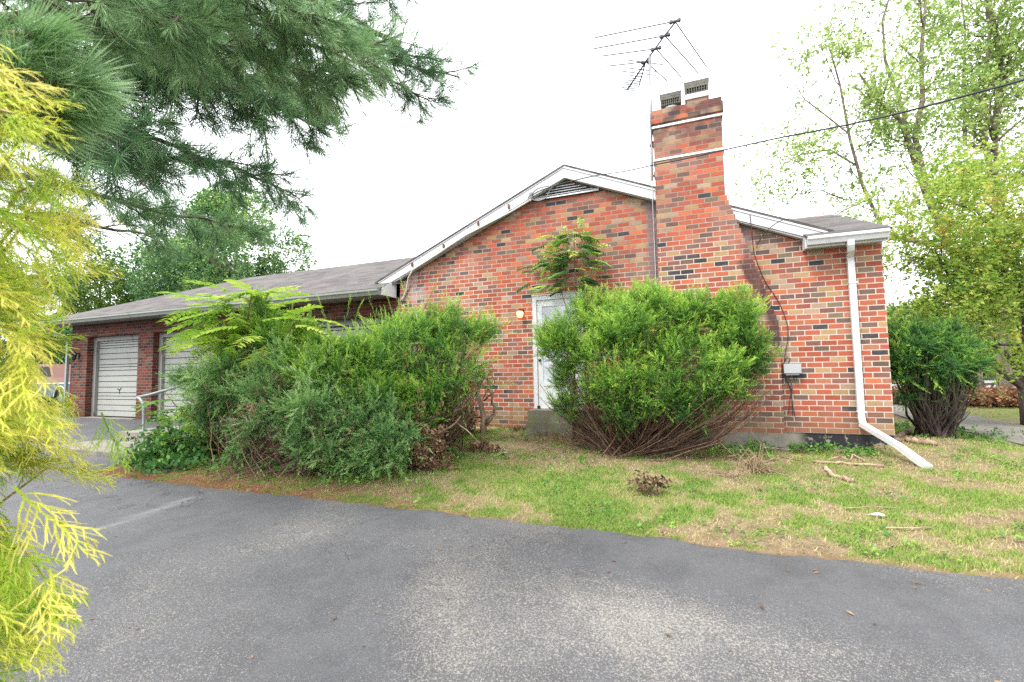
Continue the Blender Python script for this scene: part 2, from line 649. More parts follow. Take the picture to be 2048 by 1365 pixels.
def frames(rng, axis, roll=None, flat=None):
    """X, Y(axis), Z frames with random roll; flat = 0..1 pulls Z towards world up"""
    Y = unit(axis)
    r = rng.normal(size=Y.shape)
    if flat is not None:
        r = r * (1 - flat) + np.array([0, 0, 1.0]) * flat * 2
    X = unit(np.cross(Y, r))
    Z = np.cross(X, Y)
    return X, Y, Z


# ------------------------------------------------------------------ leaf templates (axis +Y, unit length)
def t_shoot(n=16, nl=.30, nw=.055, ang=50, flat=0.5, seed=1):
    """needled shoot: n diamond needles round an axis"""
    r = random.Random(seed)
    V, F, T = [], [], []
    for i in range(n):
        t = i / (n - 1)
        a = i * 2.39996 + r.uniform(-.3, .3)
        rad = np.array([math.cos(a), 0, math.sin(a) * (1 - flat)])
        th = math.radians(ang * (1 - .45 * t) + r.uniform(-10, 10))
        d = unit(np.array([0, 1, 0]) * math.cos(th) + unit(rad) * math.sin(th))
        L = nl * (1 - .35 * t) * r.uniform(.8, 1.15)
        p = np.array([0, t * .82, 0])
        sd_ = unit(np.cross(d, np.array([r.uniform(-.4, .4), r.uniform(-.4, .4), 1])))
        V += [p, p + d * L * .45 + sd_ * nw * .5, p + d * L, p + d * L * .45 - sd_ * nw * .5]
        F.append((4 * i, 4 * i + 1, 4 * i + 2, 4 * i + 3))
        T += [(t - .5) * .36] * 4
    return np.array(V), np.array(F), np.array(T)


def t_tuft(n=34, w=.010, spread=70, seed=2):
    """pine tuft: n long needles bursting from a twig tip"""
    r = random.Random(seed)
    V, F, T = [], [], []
    for i in range(n):
        t = r.random()
        a = r.uniform(0, 2 * math.pi)
        th = math.radians(spread * (1 - .75 * t) * r.uniform(.7, 1.1))
        d = np.array([math.cos(a) * math.sin(th), math.cos(th), math.sin(a) * math.sin(th) - .12])
        p = np.array([0, t * .45 - .1, 0])
        s_ = unit(np.cross(d, np.array([r.uniform(-1, 1), r.uniform(-1, 1), r.uniform(-1, 1)])))
        L = r.uniform(.7, 1.0)
        V += [p - s_ * w, p + s_ * w, p + d * L * .6 + s_ * w * .8 + np.array([0, 0, -.01]), p + d * L + np.array([0, 0, -.05])]
        F.append((4 * i, 4 * i + 1, 4 * i + 2, 4 * i + 3))
        T += [0, 0, .04, .12]
    return np.array(V), np.array(F), np.array(T)


def t_leaves(n=6, L=.55, W=.32, seed=3, spread=1.0):
    """n separate folded leaves round a twig end (unit radius)"""
    r = random.Random(seed)
    V, F, T = [], [], []
    for i in range(n):
        d = unit(np.array([r.uniform(-1, 1), r.uniform(-.2, 1), r.uniform(-.9, .45)]))
        p = np.array([r.uniform(-.5, .5), r.uniform(-.35, .5), r.uniform(-.45, .45)]) * spread
        nrm = unit(np.array([r.uniform(-.6, .6), r.uniform(-.6, .6), 1.2]))
        s_ = unit(np.cross(d, nrm))
        l, w_ = L * r.uniform(.7, 1.2), W * r.uniform(.8, 1.1)
        V += [p, p + d * l * .45 + s_ * w_ * .5 + nrm * .05, p + d * l, p + d * l * .45 - s_ * w_ * .5 + nrm * .05]
        F.append((4 * i, 4 * i + 1, 4 * i + 2, 4 * i + 3))
        T += [r.uniform(-.15, .15)] * 4
    return np.array(V), np.array(F), np.array(T)


def t_pinnate(n=9, seed=5, droop=.5, ll=.26, lw=.085, fall=.25):
    """compound leaf: rachis with n pairs of pointed leaflets"""
    r = random.Random(seed)
    V, F, T = [], [], []

    def pt(t):
        return np.array([0, t - .12 * t * t * droop, -droop * .55 * t * t])
    for i in range(6):
        a, b = pt(i / 6), pt((i + 1) / 6)
        o = len(V)
        V += [a + [.008, 0, 0], a - [.008, 0, 0], b - [.006, 0, 0], b + [.006, 0, 0]]
        F.append((o, o + 1, o + 2, o + 3))
        T += [.1] * 4
    for i in range(n):
        t = .12 + .86 * i / (n - 1)
        for sgn in (-1, 1):
            p = pt(t)
            L = ll * (1 - .45 * abs(t - .45)) * r.uniform(.85, 1.1)
            d = unit(np.array([sgn * 1.0, .45 + .5 * t, -fall + r.uniform(-.15, .15)]))
            s_ = unit(np.cross(d, np.array([r.uniform(-.2, .2), r.uniform(-.2, .2), 1])))
            w_ = lw * r.uniform(.85, 1.1)
            o = len(V)
            V += [p, p + d * L * .35 + s_ * w_ * .5, p + d * L + np.array([0, 0, -.03]), p + d * L * .35 - s_ * w_ * .5]
            F.append((o, o + 1, o + 2, o + 3))
            T += [r.uniform(-.12, .12) + .15 * t] * 4
    return np.array(V), np.array(F), np.array(T)


def t_frond(seed=6, n=11):
    """thread-leaf cypress spray: strings with side strings, all drooping a little"""
    r = random.Random(seed)
    V, F, T = [], [], []

    def strip(p, d, L, w_, tb, lev):
        s_ = unit(np.cross(d, np.array([r.uniform(-.5, .5), r.uniform(-.5, .5), 1])))
        q = [p]
        dd = d
        for k in range(3):
            dd = unit(dd + np.array([0, 0, -.13]) + np.array([r.uniform(-.2, .2) for _ in range(3)]))
            q.append(q[-1] + dd * L / 3)
        for k in range(3):
            wa, wb = w_ * (1 - k * .22), w_ * (1 - (k + 1) * .22)
            o = len(V)
            V.extend([q[k] - s_ * wa, q[k] + s_ * wa, q[k + 1] + s_ * wb, q[k + 1] - s_ * wb])
            F.append((o, o + 1, o + 2, o + 3))
            T.extend([tb + k * .07, tb + k * .07, tb + (k + 1) * .07, tb + (k + 1) * .07])
        return q
    ax = strip(np.zeros(3), np.array([0, 1.0, 0]), 1.0, .012, -.15, 0)
    A = np.array(ax)
    for i in range(n):
        t = .12 + .82 * i / n
        p = A[0] + (A[-1] - A[0]) * t
        k = min(2, int(t * 3))
        p = A[k] + (A[k + 1] - A[k]) * (t * 3 - k)
        sg = 1 if i % 2 else -1
        L = .46 * (1 - .55 * t) * r.uniform(.8, 1.15)
        d = unit(np.array([sg * r.uniform(.25, .85), 1.0, r.uniform(-.65, .25)]))
        q = strip(p, d, L, .0085, -.02, 1)
        for j in range(6):
            tt = .15 + .14 * j
            kk = min(2, int(tt * 3))
            pp = q[kk] + (q[kk + 1] - q[kk]) * (tt * 3 - kk)
            d2 = unit(d + np.array([(1 if j % 2 else -1) * r.uniform(.15, .75), .3, r.uniform(-.65, .25)]))
            strip(pp, d2, L * r.uniform(.30, .52), .0068, .12, 2)
    return np.array(V), np.array(F), np.array(T)


# ------------------------------------------------------------------ shrub and tree builders
def clump(px, py, Y, rx, rz, ry):
    c = at(px, py, Y)
    k = depth(c) / FPX
    return c, np.array([rx * k, ry, rz * k])


def shell(rng, clumps, n, inner=.55):
    vol = np.array([(r[0] * r[1] * r[2]) ** (2 / 3) for _, r in clumps])
    idx = rng.choice(len(clumps), size=n, p=vol / vol.sum())
    C = np.array([c for c, _ in clumps])[idx]
    R = np.array([r for _, r in clumps])[idx]
    d = unit(rng.normal(size=(n, 3)))
    rad = inner + (1.06 - inner) * rng.random(n) ** .6
    P = C + d * R * rad[:, None]
    out = unit(d / R)
    keep = np.ones(n, bool)
    for j, (c, r) in enumerate(clumps):          # drop what lies deep inside another clump
        q = np.linalg.norm((P - c) / r, axis=1)
        keep &= ~((q < inner * .85) & (idx != j))
    return P[keep], out[keep], rad[keep]


def stems(rng, mb, base, ends, r0=.014, r1=.004, bend=.35, sides=4, spread=.12):
    for e in ends:
        b = np.array(base) + np.append(rng.normal(size=2) * spread, -0.03)
        d = e - b
        L = np.linalg.norm(d)
        mid = b + d * .5 + np.array([d[0] * .12, d[1] * .12, -abs(L) * bend * .25]) + rng.normal(size=3) * L * .035
        t = np.linspace(0, 1, 6)[:, None]
        P = (1 - t) ** 2 * b + 2 * t * (1 - t) * mid + t * t * e
        P[1:-1] += rng.normal(size=(4, 3)) * L * .012
        mb.tube(P, np.linspace(r0, r1, 6) * rng.uniform(.7, 1.25), sides, rng.random(), cap=False)


def plumes(rng, mb, P, D, L, nper, tmpl, size, tint, wide=.8, tipb=.34, curve=.15, flat=None):
    """feathery shoots: sprigs set along an axis, wide at the foot, pale at the tip"""
    n = len(P)
    t = np.tile(np.linspace(.0, 1, nper), n)
    Pr, Dr, Lr = np.repeat(P, nper, 0), np.repeat(D, nper, 0), np.repeat(np.broadcast_to(L, (n,)), nper)
    rad = rng.normal(size=Pr.shape)
    if flat:
        rad[:, 2] *= (1 - flat)
    rad -= (rad * Dr).sum(1)[:, None] * Dr
    rad = unit(rad)
    pos = Pr + Dr * (Lr * t)[:, None] + np.array([0, 0, -1.]) * (Lr * curve * t * t)[:, None]
    ax = Dr * (.45 + .75 * t)[:, None] + rad * (wide * (1 - t) + .12)[:, None] + rng.normal(size=Pr.shape) * .12
    X, Y, Z = frames(rng, ax, flat=flat)
    sz = size * (1.05 - .45 * t) * rng.uniform(.8, 1.2, len(t))
    ti = np.repeat(np.broadcast_to(tint, (n,)), nper) + tipb * (t - .5) + rng.normal(size=len(t)) * .05
    mb.inst(tmpl[0], tmpl[1], pos, X, Y, Z, sz, ti, tmpl[2])


def shrub(seed, name, label, base, clumps, n, tmpl, size, fmat, group=None, nst=120, up=.6, outw=.6, rnd=.45,
          inner=.5, base_t=.42, st=dict(), cat='shrub', topb=.25, flat=None, plen=.34, nper=13, wide=.8, curve=.12, tipb=.34):
    """n plumes on the clumps' shells, loose sprigs inside, stems from the base"""
    rng = np.random.default_rng(seed)
    root = thing(name, base, label, cat, group)
    big_, clumps = clumps, []
    for c_, r_ in big_:
        clumps.append((c_, r_ * .78))
        for _ in range(5):
            d_ = unit(rng.normal(size=3) + [0, -.25, .25])
            clumps.append((c_ + d_ * r_ * .80, r_.mean() * rng.uniform(.28, .46) * np.array([1, 1, .95])))
    P, O, rad = shell(rng, clumps, n, inner)
    ax = unit(O * outw + np.array([0, 0, up]) + rng.normal(size=P.shape) * rnd)
    zlo, zhi = P[:, 2].min(), P[:, 2].max()
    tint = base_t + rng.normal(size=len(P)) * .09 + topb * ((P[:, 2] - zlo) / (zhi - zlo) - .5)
    tint = tint + .42 * (vnoise(P[:, 0] + P[:, 1], P[:, 2], .34, seed) - .5)  # noise tint paints lit tops and shaded gaps of the clumps
    mb = MB()
    Ls = plen * rng.uniform(.5, 1.3, len(P))
    plumes(rng, mb, P - ax * Ls[:, None] * .45, ax, Ls, nper, tmpl, size, tint, wide, tipb, curve, flat)
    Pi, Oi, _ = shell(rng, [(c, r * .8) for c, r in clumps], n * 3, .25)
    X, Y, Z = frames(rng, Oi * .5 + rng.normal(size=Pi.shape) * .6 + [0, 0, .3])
    mb.inst(tmpl[0], tmpl[1], Pi, X, Y, Z, size * rng.uniform(.7, 1.2, len(Pi)), base_t - .14 + rng.normal(size=len(Pi)) * .08, tmpl[2])  # inner sprigs tinted darker, shade painted into the fill
    sb = MB()
    idx = rng.permutation(len(P))[:nst]
    stems(rng, sb, base, P[idx] - O[idx] * .05, **st)
    return root, mb, sb, rng


def finish(root, mb, sb, fmat, tmat=None):
    mb.build('foliage', fmat, root)
    sb.build('stems', tmat or M['twig'], root)


def branchy(rng, mb, p, d, L, r, lev, tips, wander=.25, up=.15, kids=(4, 6), ratio=.55, sides=5, ang=.7, start=.3):
    n = 6
    P = [np.array(p, float)]
    d = unit(d)
    for k in range(n):
        d = unit(d + rng.normal(size=3) * wander * .4 + np.array([0, 0, up * .3]))
        P.append(P[-1] + d * L / n)
    P = np.array(P)
    mb.tube(P, np.linspace(r, r * .35, n + 1), sides, rng.random(), cap=False)
    if lev == 0:
        for k in range(2, n + 1):
            tips.append((P[k], d))
        return P
    for _ in range(rng.integers(*kids)):
        t = rng.uniform(start, 1.0) * n
        k = min(n - 1, int(t))
        q = P[k] + (P[k + 1] - P[k]) * (t - k)
        a = unit(np.cross(d, rng.normal(size=3)))
        dd = unit(d * math.cos(ang) + a * math.sin(ang) * rng.uniform(.7, 1.2) + np.array([0, 0, up * .4]))
        branchy(rng, mb, q, dd, L * ratio * rng.uniform(.7, 1.2), r * .45, lev - 1, tips, wander, up, kids, ratio, max(3, sides - 1), ang, .25)
    tips.append((P[-1], d))
    return P


def leaf_tips(rng, mb, tips, tmpl, size, per, jit, tint=.5, tv=.13, flat=.3, hang=0.0):
    P = np.repeat(np.array([q for q, _ in tips]), per, axis=0)
    D = np.repeat(np.array([q for _, q in tips]), per, axis=0)
    P = P + rng.normal(size=P.shape) * jit
    ax = D * .6 + rng.normal(size=P.shape) * .6 + np.array([0, 0, -hang])
    X, Y, Z = frames(rng, ax, flat=flat)
    V, F, T = tmpl
    t = tint + rng.normal(size=len(P)) * tv + .3 * (vnoise(P[:, 0] + P[:, 1] * .7, P[:, 2], 1.1, 4) - .5)
    mb.inst(V, F, P, X, Y, Z, size * rng.uniform(.75, 1.25, len(P)), t, T)
# ==END_HELPERS==

# ================================================================== SETTING
# one ground sheet, fine where the lawn is seen, coarse to the horizon
gx = np.unique(np.concatenate([np.array([-600, -300, -150, -90, -60, -45, -36]), np.arange(-30, -10, .5), np.arange(-10, 9, .07),
                               np.arange(9, 30, .6), np.array([36, 45, 60, 90, 150, 300, 600])]))
gy = np.unique(np.concatenate([np.array([-300, -100, -50, -30, -20, -14]), np.arange(-12, -4.6, .4), np.arange(-4.6, 3, .06),
                               np.arange(3, 30, .6), np.array([36, 45, 60, 90, 150, 300, 800])]))
GX, GY = np.meshgrid(gx, gy)


def edge_y(x):
    """edge between asphalt and lawn: straight beside the drive, turning in to the garage apron"""
    x = np.asarray(x, float)
    e = -4.22 + .09 * (vnoise(x, x * 0, .55, 5) - .5) + .075 * (vnoise(x, x * 0, .13, 6) - .5)
    turn = sstep(-7.6, -10.4, x)
    return e + turn * 4.40


SAW1, SAW2 = onground(1005, 893), onground(962, 856)


def masks(x, y):
    """dirt, dry grass, pine litter, sawdust as real ground cover"""
    n1, n2, n3 = vnoise(x, y, .8, 7), vnoise(x, y, .26, 8), vnoise(x, y, .09, 9)
    n = .5 * n1 + .3 * n2 + .2 * n3

    def blob(cx, cy, rx, ry):
        return np.exp(-(((x - cx) / rx) ** 2 + ((y - cy) / ry) ** 2))
    dirt = sstep(.43, .66, .30 * n1 + .36 * n2 + .34 * n3) * .70
    for cx, cy, rx, ry, a in [(-.2, -1.9, 1.1, .55, .75), (1.3, -1.7, .7, .5, .7), (-.9, -.9, 1.6, .7, .9), (-2.0, -1.2, .8, .5, .6),
                              (3.9, -.9, 1.0, .5, .6), (.6, -2.4, .6, .35, .7), (3.2, .6, .9, .9, .8), (.2, -1.4, 1.5, .5, .9), (1.6, -1.2, 1.2, .35, .6), (2.6, -1.0, .9, .6, .6), (-5.5, -2.9, 3.0, 1.0, .9)]:
        dirt = np.maximum(dirt, a * blob(cx, cy, rx, ry) * (.35 + 1.0 * n2 + .6 * (n3 - .5)))
    green = blob(-1.9, -2.9, 1.3, .8) * .9 + blob(-.7, -3.2, 1.2, .7) * .6 + blob(1.0, -.55, 1.0, .22) * .7
    dirt = dirt * (1 - np.clip(green, 0, .85))
    dry = sstep(.38, .66, .45 * n2 + .25 * n1 + .30 * n3) * (1 - .6 * np.clip(green, 0, 1))
    dry = np.clip(dry * 1.3 + .08 + sstep(.0, 2.5, x) * .40 * (.5 + n3), 0, 1)
    e = edge_y(x)
    lit = (.30 + .70 * sstep(-1.0, -3.6, x)) * np.exp(-np.clip(y - e, 0, 9) / (.07 + .40 * sstep(-1.2, -4.2, x) + .35 * sstep(-4.2, -5.5, x))) * (.45 + .9 * n2)
    saw = 1.5 * blob(SAW1[0], SAW1[1], .34, .30) * (.6 + n3) + 1.2 * blob(SAW2[0], SAW2[1], .40, .22) * (.5 + n3)
    return np.clip(dirt, 0, 1), np.clip(dry, 0, 1), np.clip(lit, 0, 1), np.clip(saw, 0, 1)


def grid_faces(ny, nx):
    i = np.arange(ny - 1)[:, None] * nx + np.arange(nx - 1)[None, :]
    return np.stack([i, i + 1, i + nx + 1, i + nx], -1).reshape(-1, 4)


k = NT("lawn_soil")
P, N = k.pos()
fn, mn, bn = k.noise(55, 3.0), k.noise(9, 4.0), k.noise(.35, 3.0)
g = k.mix(k.smap(fn, .35, .68), [.085, .12, .032], [.17, .21, .058])
g = k.mix(k.math('MULTIPLY', k.attr("dry"), .7), g, k.mix(fn, [.16, .125, .062], [.30, .235, .13]))
g = k.mix(k.attr("dirt"), g, k.mix(k.smap(mn, .3, .7), [.105, .070, .052], [.23, .155, .12]))
g = k.mix(k.attr("litter"), g, k.mix(fn, [.115, .05, .026], [.23, .115, .062]))
g = k.mix(k.attr("saw"), g, k.mix(fn, [.34, .25, .145], [.50, .39, .25]))
g = k.mix(k.smap(bn, .4, .7, 0, .25), g, [.22, .24, .08])
k.bsdf(g, .95, k.bump(k.math('ADD', fn, mn), .7, .02), spec=.1)
mb = MB()
GZ = ground(GX, GY)
mb.add(np.stack([GX, GY, GZ], -1).reshape(-1, 3), grid_faces(len(gy), len(gx)))
go = mb.build("ground", k.m, smooth=True)
for nm, arr in zip(("dirt", "dry", "litter", "saw"), masks(GX.ravel(), GY.ravel())):
    a = go.data.attributes.new(nm, 'FLOAT', 'POINT')
    a.data.foreach_set('value', arr.astype(np.float32))
tag(go, "patchy lawn soil with dry grass, bare dirt and pine litter", kind='structure')

# asphalt drive
k = NT("worn_asphalt")
P, N = k.pos()
sc = k.n("ShaderNodeVectorMath", operation='MULTIPLY')
k.link(P, sc.inputs[0])
sc.inputs[1].default_value = (1.0, .8, 1.0)
big = k.noise(.8, 3.0, .5, sc.outputs[0])
med = k.noise(3.2, 5.0, .65, sc.outputs[0])
gr = k.noise(170, 2.0, .7)
vor = k.n("ShaderNodeTexVoronoi")
vor.inputs['Scale'].default_value = 95
k.link(P, vor.inputs['Vector'])
vor2 = k.n("ShaderNodeTexVoronoi")
vor2.inputs['Scale'].default_value = 38
k.link(P, vor2.inputs['Vector'])
x, y, z = k.xyz(P)
cx = k.math('ADD', k.math('POWER', k.math('DIVIDE', k.math('SUBTRACT', x, .15), 1.9), 2.0), k.math('POWER', k.math('DIVIDE', k.math('ADD', y, 5.35), .85), 2.0))
tint = k.attr("worn")
mid = k.noise(9.0, 4.0, .65)
worn = k.smap(k.math('ADD', k.math('ADD', k.math('MULTIPLY', big, .95), k.math('MULTIPLY', mid, .20)), k.math('MULTIPLY', tint, .20)), .40, 1.08, 0, 1, False)
gr2 = k.noise(75, 3.0, .7)
speck = k.math('ADD', k.math('MULTIPLY', gr, .6), k.math('MULTIPLY', gr2, .4))
seal = k.mix(k.smap(speck, .35, .65), [.060, .061, .065], [.102, .102, .107])
seal = k.mix(k.smap(med, .40, .66, 0, .45), seal, [.040, .041, .045])
agg = k.mix(k.smap(gr2, .35, .65), [.17, .16, .145], [.33, .305, .27])
thr = k.math('SUBTRACT', .638, k.math('MULTIPLY', worn, .25))
on = k.smap(k.math('SUBTRACT', speck, thr), -.02, .05)
a1 = k.mix(k.math('MULTIPLY', on, k.math('ADD', .35, k.math('MULTIPLY', worn, .65))), seal, agg)
a1 = k.mix(k.math('MULTIPLY', k.smap(worn, .30, 1.0), .50), a1, [.205, .188, .165])
chip = k.math('MULTIPLY', k.smap(vor.outputs[0], .16, .10), k.smap(k.noise(11), .56, .68))
a1 = k.mix(chip, a1, [.50, .48, .44])
chip2 = k.math('MULTIPLY', k.smap(vor2.outputs[0], .07, .05), k.smap(k.noise(2.3), .5, .62))
a1 = k.mix(k.math('MULTIPLY', chip2, .7), a1, [.40, .385, .36])
a1 = k.mix(k.math('MULTIPLY', k.attr("seam"), k.smap(k.noise(2.0), .3, .6)), a1, [.16, .165, .17])
cr = k.n("ShaderNodeTexVoronoi", feature='DISTANCE_TO_EDGE')
cr.inputs['Scale'].default_value = .42
wv = k.n("ShaderNodeVectorMath", operation='ADD')
k.link(P, wv.inputs[0])
nz = k.n("ShaderNodeTexNoise")
nz.inputs['Scale'].default_value = 2.2
nz.inputs['Detail'].default_value = 4
k.link(P, nz.inputs['Vector'])
k.link(nz.outputs[1], wv.inputs[1])
k.link(wv.outputs[0], cr.inputs['Vector'])
crack = k.math('MULTIPLY', k.smap(cr.outputs[0], .0035, .001), k.smap(k.noise(.5), .56, .62))
a1 = k.mix(k.math('MULTIPLY', crack, .8), a1, [.025, .025, .026])
k.bsdf(a1, k.smap(worn, 0, 1, .62, .85), k.bump(k.math('ADD', gr, k.math('MULTIPLY', vor.outputs[0], .6)), .55, .006), spec=.35)
dx = np.unique(np.concatenate([np.arange(-60, -22, 4), np.arange(-22, -11.4, .25), np.arange(-11.4, 8, .06), np.arange(8, 40, 2.)]))
tt = np.concatenate([np.array([0, .4, .65]), np.linspace(.78, 1, 22)])
DX, TT = np.meshgrid(dx, tt)
EY = edge_y(DX)
DY = -40 + (EY + 40) * TT
DY = np.where(TT > .999, EY, DY)
DZ = ground(DX, DY) + .006 + .012 * (TT < .995)
mb = MB()
mb.add(np.stack([DX, DY, DZ], -1).reshape(-1, 3), grid_faces(len(tt), len(dx)))
dr = mb.build("driveway", k.m, smooth=True)
a = dr.data.attributes.new("worn", 'FLOAT', 'POINT')
wv_ = np.exp(-(((DX - .2) / 1.1) ** 2 + ((DY + 5.25) / .38) ** 2)) * .9 + np.exp(-(((DX + .55) / 1.0) ** 2 + ((DY + 5.75) / .30) ** 2)) * .8 \
    + np.exp(-(((DX + 2.2) / 1.6) ** 2 + ((DY + 5.0) / .5) ** 2)) * .45 - 1.0 * np.exp(-((DY + 4.75) / .30) ** 2) * sstep(-1.2, .1, DX) \
    - .55 * np.exp(-(((DX + 4.8) / 2.2) ** 2 + ((DY + 5.0) / .8) ** 2)) - 1.2 * sstep(-8.5, -10, DX) \
    - .6 * np.exp(-(((DX - 1.3) / .8) ** 2 + ((DY + 5.9) / .4) ** 2)) - .35 * np.exp(-(((DX + 3.6) / 1.1) ** 2 + ((DY + 6.6) / .7) ** 2))
a.data.foreach_set('value', wv_.ravel().astype(np.float32))
a = dr.data.attributes.new("seam", 'FLOAT', 'POINT')
s0, s1 = onground(240, 1050), onground(380, 1000)
dl = (s1 - s0)[:2]
Ls = np.linalg.norm(dl)
dl = dl / Ls
qx, qy = DX - s0[0], DY - s0[1]
al, pe = qx * dl[0] + qy * dl[1], np.abs(-qx * dl[1] + qy * dl[0])
a.data.foreach_set('value', (np.exp(-(pe / .05) ** 2) * (al > -.2) * (al < Ls + .3)).ravel().astype(np.float32))
tag(dr, "worn grey asphalt driveway with pale bare patches", kind='structure')

# concrete walk past the corner of the house, and the street with the far verge
mb = MB()
cl = [(4.95, -.55), (5.0, .6), (4.95, 2.0), (5.1, 4.0), (5.3, 6.5), (5.5, 10.0), (5.6, 15.0)]
Lp, Rp = [], []
for i, (x, y) in enumerate(cl):
    Lp.append((x - .62 - .12 * (i > 2), y, float(ground(x - .6, y)) + .03))
    Rp.append((x + .66, y, float(ground(x + .6, y)) + .03))
for i in range(len(cl) - 1):
    mb.slab([Lp[i], Rp[i], Rp[i + 1], Lp[i + 1]], .12)
tag(mb.build("front_path", M['walk']), "concrete walk running past the house corner", kind='structure')
k = NT("street_asphalt")
k.bsdf(k.mix(k.noise(4.0, 4.0), [.18, .18, .18], [.26, .26, .27]), .9)
mb = MB().slab([(-250, 20.2, -.16), (250, 20.2, -.16), (250, 26.0, -.16), (-250, 26.0, -.16)], .05)
tag(mb.build("street", k.m), "pale asphalt street beyond the front lawn", kind='structure')

# stepped concrete walk by the handrail
mb = MB()
za = float(ground(-9.2, -2.9))
mb.box((-10.9, -3.45, za - .3), (-8.35, -2.55, za + .07))
mb.box((-10.4, -2.55, za - .3), (-7.4, -1.55, za + .24))
mb.box((-9.9, -1.55, za - .3), (-6.6, -.45, za + .38))
tag(mb.build("stepped_walk", M['concrete']), "low concrete steps under the pipe handrail", kind='structure')

# ================================================================== HOUSE
RX = -2.03                                   # ridge line of the gable
ZB = 4.52                                    # underside of the roof deck at the ridge
SL = .433


def zr(x, z0=ZB):
    return z0 - SL * abs(x - RX)


house = thing("brick_house", (-5.0, 2.0, -.2), "low red brick ranch house with a tall stepped chimney and white gable trim", "house")
D1, D2, D3 = (-16.88, -14.46), (-13.81, -11.36), (-8.55, -6.10)
ZT = 2.22
mb = MB()
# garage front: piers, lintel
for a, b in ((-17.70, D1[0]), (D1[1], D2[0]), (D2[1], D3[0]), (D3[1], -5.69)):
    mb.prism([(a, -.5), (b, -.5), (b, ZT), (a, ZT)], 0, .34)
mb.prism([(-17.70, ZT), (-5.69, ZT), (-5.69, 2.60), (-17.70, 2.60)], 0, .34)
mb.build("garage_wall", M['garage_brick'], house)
mb = MB()
# gable front, door opening left free
DL, DR_, DT, DB = -2.73, -1.77, 2.39, .30
mb.prism([(-5.69, -.5), (DL, -.5), (DL, zr(DL)), (-5.69, zr(-5.69))], 0, .30)
mb.prism([(DL, DT), (DR_, DT), (DR_, zr(DR_)), (RX, ZB), (DL, zr(DL))], 0, .30)
mb.prism([(DL, -.5), (DR_, -.5), (DR_, DB), (DL, DB)], 0, .30)
mb.prism([(DR_, 0), (1.65, 0), (1.65, zr(1.65)), (DR_, zr(DR_))], 0, .30)
mb.prism([(1.65, 0), (2.65, 0), (2.65, 2.84), (1.65, 2.84)], 0, .30)
# side and back walls
mb.prism([(0.30, 0), (5.5, 0), (5.5, 2.84), (2.5, 4.0), (.30, 3.14)], 2.35, 2.65, 'x')
mb.prism([(.34, -.5), (7.2, -.5), (7.2, 2.60), (.34, 2.60)], -17.70, -17.40, 'x')
mb.prism([(-17.40, -.5), (2.35, -.5), (2.35, 2.6), (-17.40, 2.6)], 7.0, 7.2)
mb.build("wall", M['brick'], house)
mb = MB()
mb.box((DR_, .012, -.9), (2.638, .3, 0))
mb.build("foundation", M['footing'], house)
mb = MB().box((-17.3, .36, -.4), (2.3, .42, 2.5))
mb.build("interior_wall", M['dark'], house)

# roofs
YF = -.13
rt = mb = MB()
ze = 4.77
EL = RX - 4.22
ER = RX + 4.08
mb.slab([(EL, YF, ze - SL * 4.22), (RX, YF, ze), (RX, 7.4, ze), (EL, 7.4, ze - SL * 4.22)], .045)
mb.slab([(RX, YF, ze), (ER, YF, ze - SL * 4.08), (ER, 7.4, ze - SL * 4.08), (RX, 7.4, ze)], .045)
roof = mb.build("roof", M['shingle'], house)
mb = MB()
LE = (-18.35, -.52, 2.73)     # eave corner of the garage wing
s2 = .44
zl = lambda y: 2.73 + s2 * (y + .52)
yr = 3.4
mb.slab([LE, (-5.80, -.52, 2.73), (-5.80, -.17, zl(-.17)), (-2.6, yr, zl(yr)), (-14.45, yr, zl(yr))], .06)
mb.slab([(-14.45, yr, zl(yr)), (-2.6, yr, zl(yr)), (-2.6, 7.4, 2.73), (-18.35, 7.4, 2.73)], .06)
mb.slab([(-18.35, 7.4, 2.73), LE, (-14.45, yr, zl(yr))], .06)
mb.build("roof", M['shingle'], house)
mb = MB()
zw = lambda y: 2.925 + .385 * (y + .29)
mb.slab([(1.655, -.29, 2.925), (2.69, -.29, 2.925), (2.69, 2.5, zw(2.5)), (-.3, 2.5, zw(2.5)), (1.655, -.08, zw(-.08))], .035)
mb.slab([(-.3, 2.5, zw(2.5)), (2.69, 2.5, zw(2.5)), (2.69, 5.5, 2.9), (1.655, 5.5, 2.9)], .035)
mb.build("roof", M['shingle'], house)

# white rake boards with a drip edge, soffit behind them
for sg, x1 in ((-1, -6.16), (1, 1.97)):
    mb = MB()
    a, b = (RX, ze - .047), (x1, ze - .047 - SL * abs(x1 - RX))
    pl = [a, (RX, ze - .047 - .205), (x1, b[1] - .205), b]
    if sg > 0:
        pl = [(RX, a[1]), (RX, a[1] - .205), (x1, b[1] - .16), b][::1]
    else:
        pl = [a, b, (x1 + .05, b[1] - .14), (RX, a[1] - .205)]
    mb.prism(pl if sg < 0 else pl, YF + .005, YF + .03)
    mb.prism([(p[0], p[1] + (-.01 if i in (0, 1) else .01)) for i, p in enumerate([a, (x1, b[1]), (x1, b[1] - .03), (RX, a[1] - .03)])] if sg < 0 else
             [a, (RX, a[1] - .03), (x1, b[1] - .03), b], YF - .008, YF + .004)
    mb.prism([(RX, a[1] - .165), (x1, b[1] - .165), (x1, b[1] - .195), (RX, a[1] - .195)] if sg < 0 else
             [(RX, a[1] - .165), (RX, a[1] - .195), (x1, b[1] - .195), (x1, b[1] - .165)], YF + .031, -.003)
    mb.build("rake_board", M['white'], house)

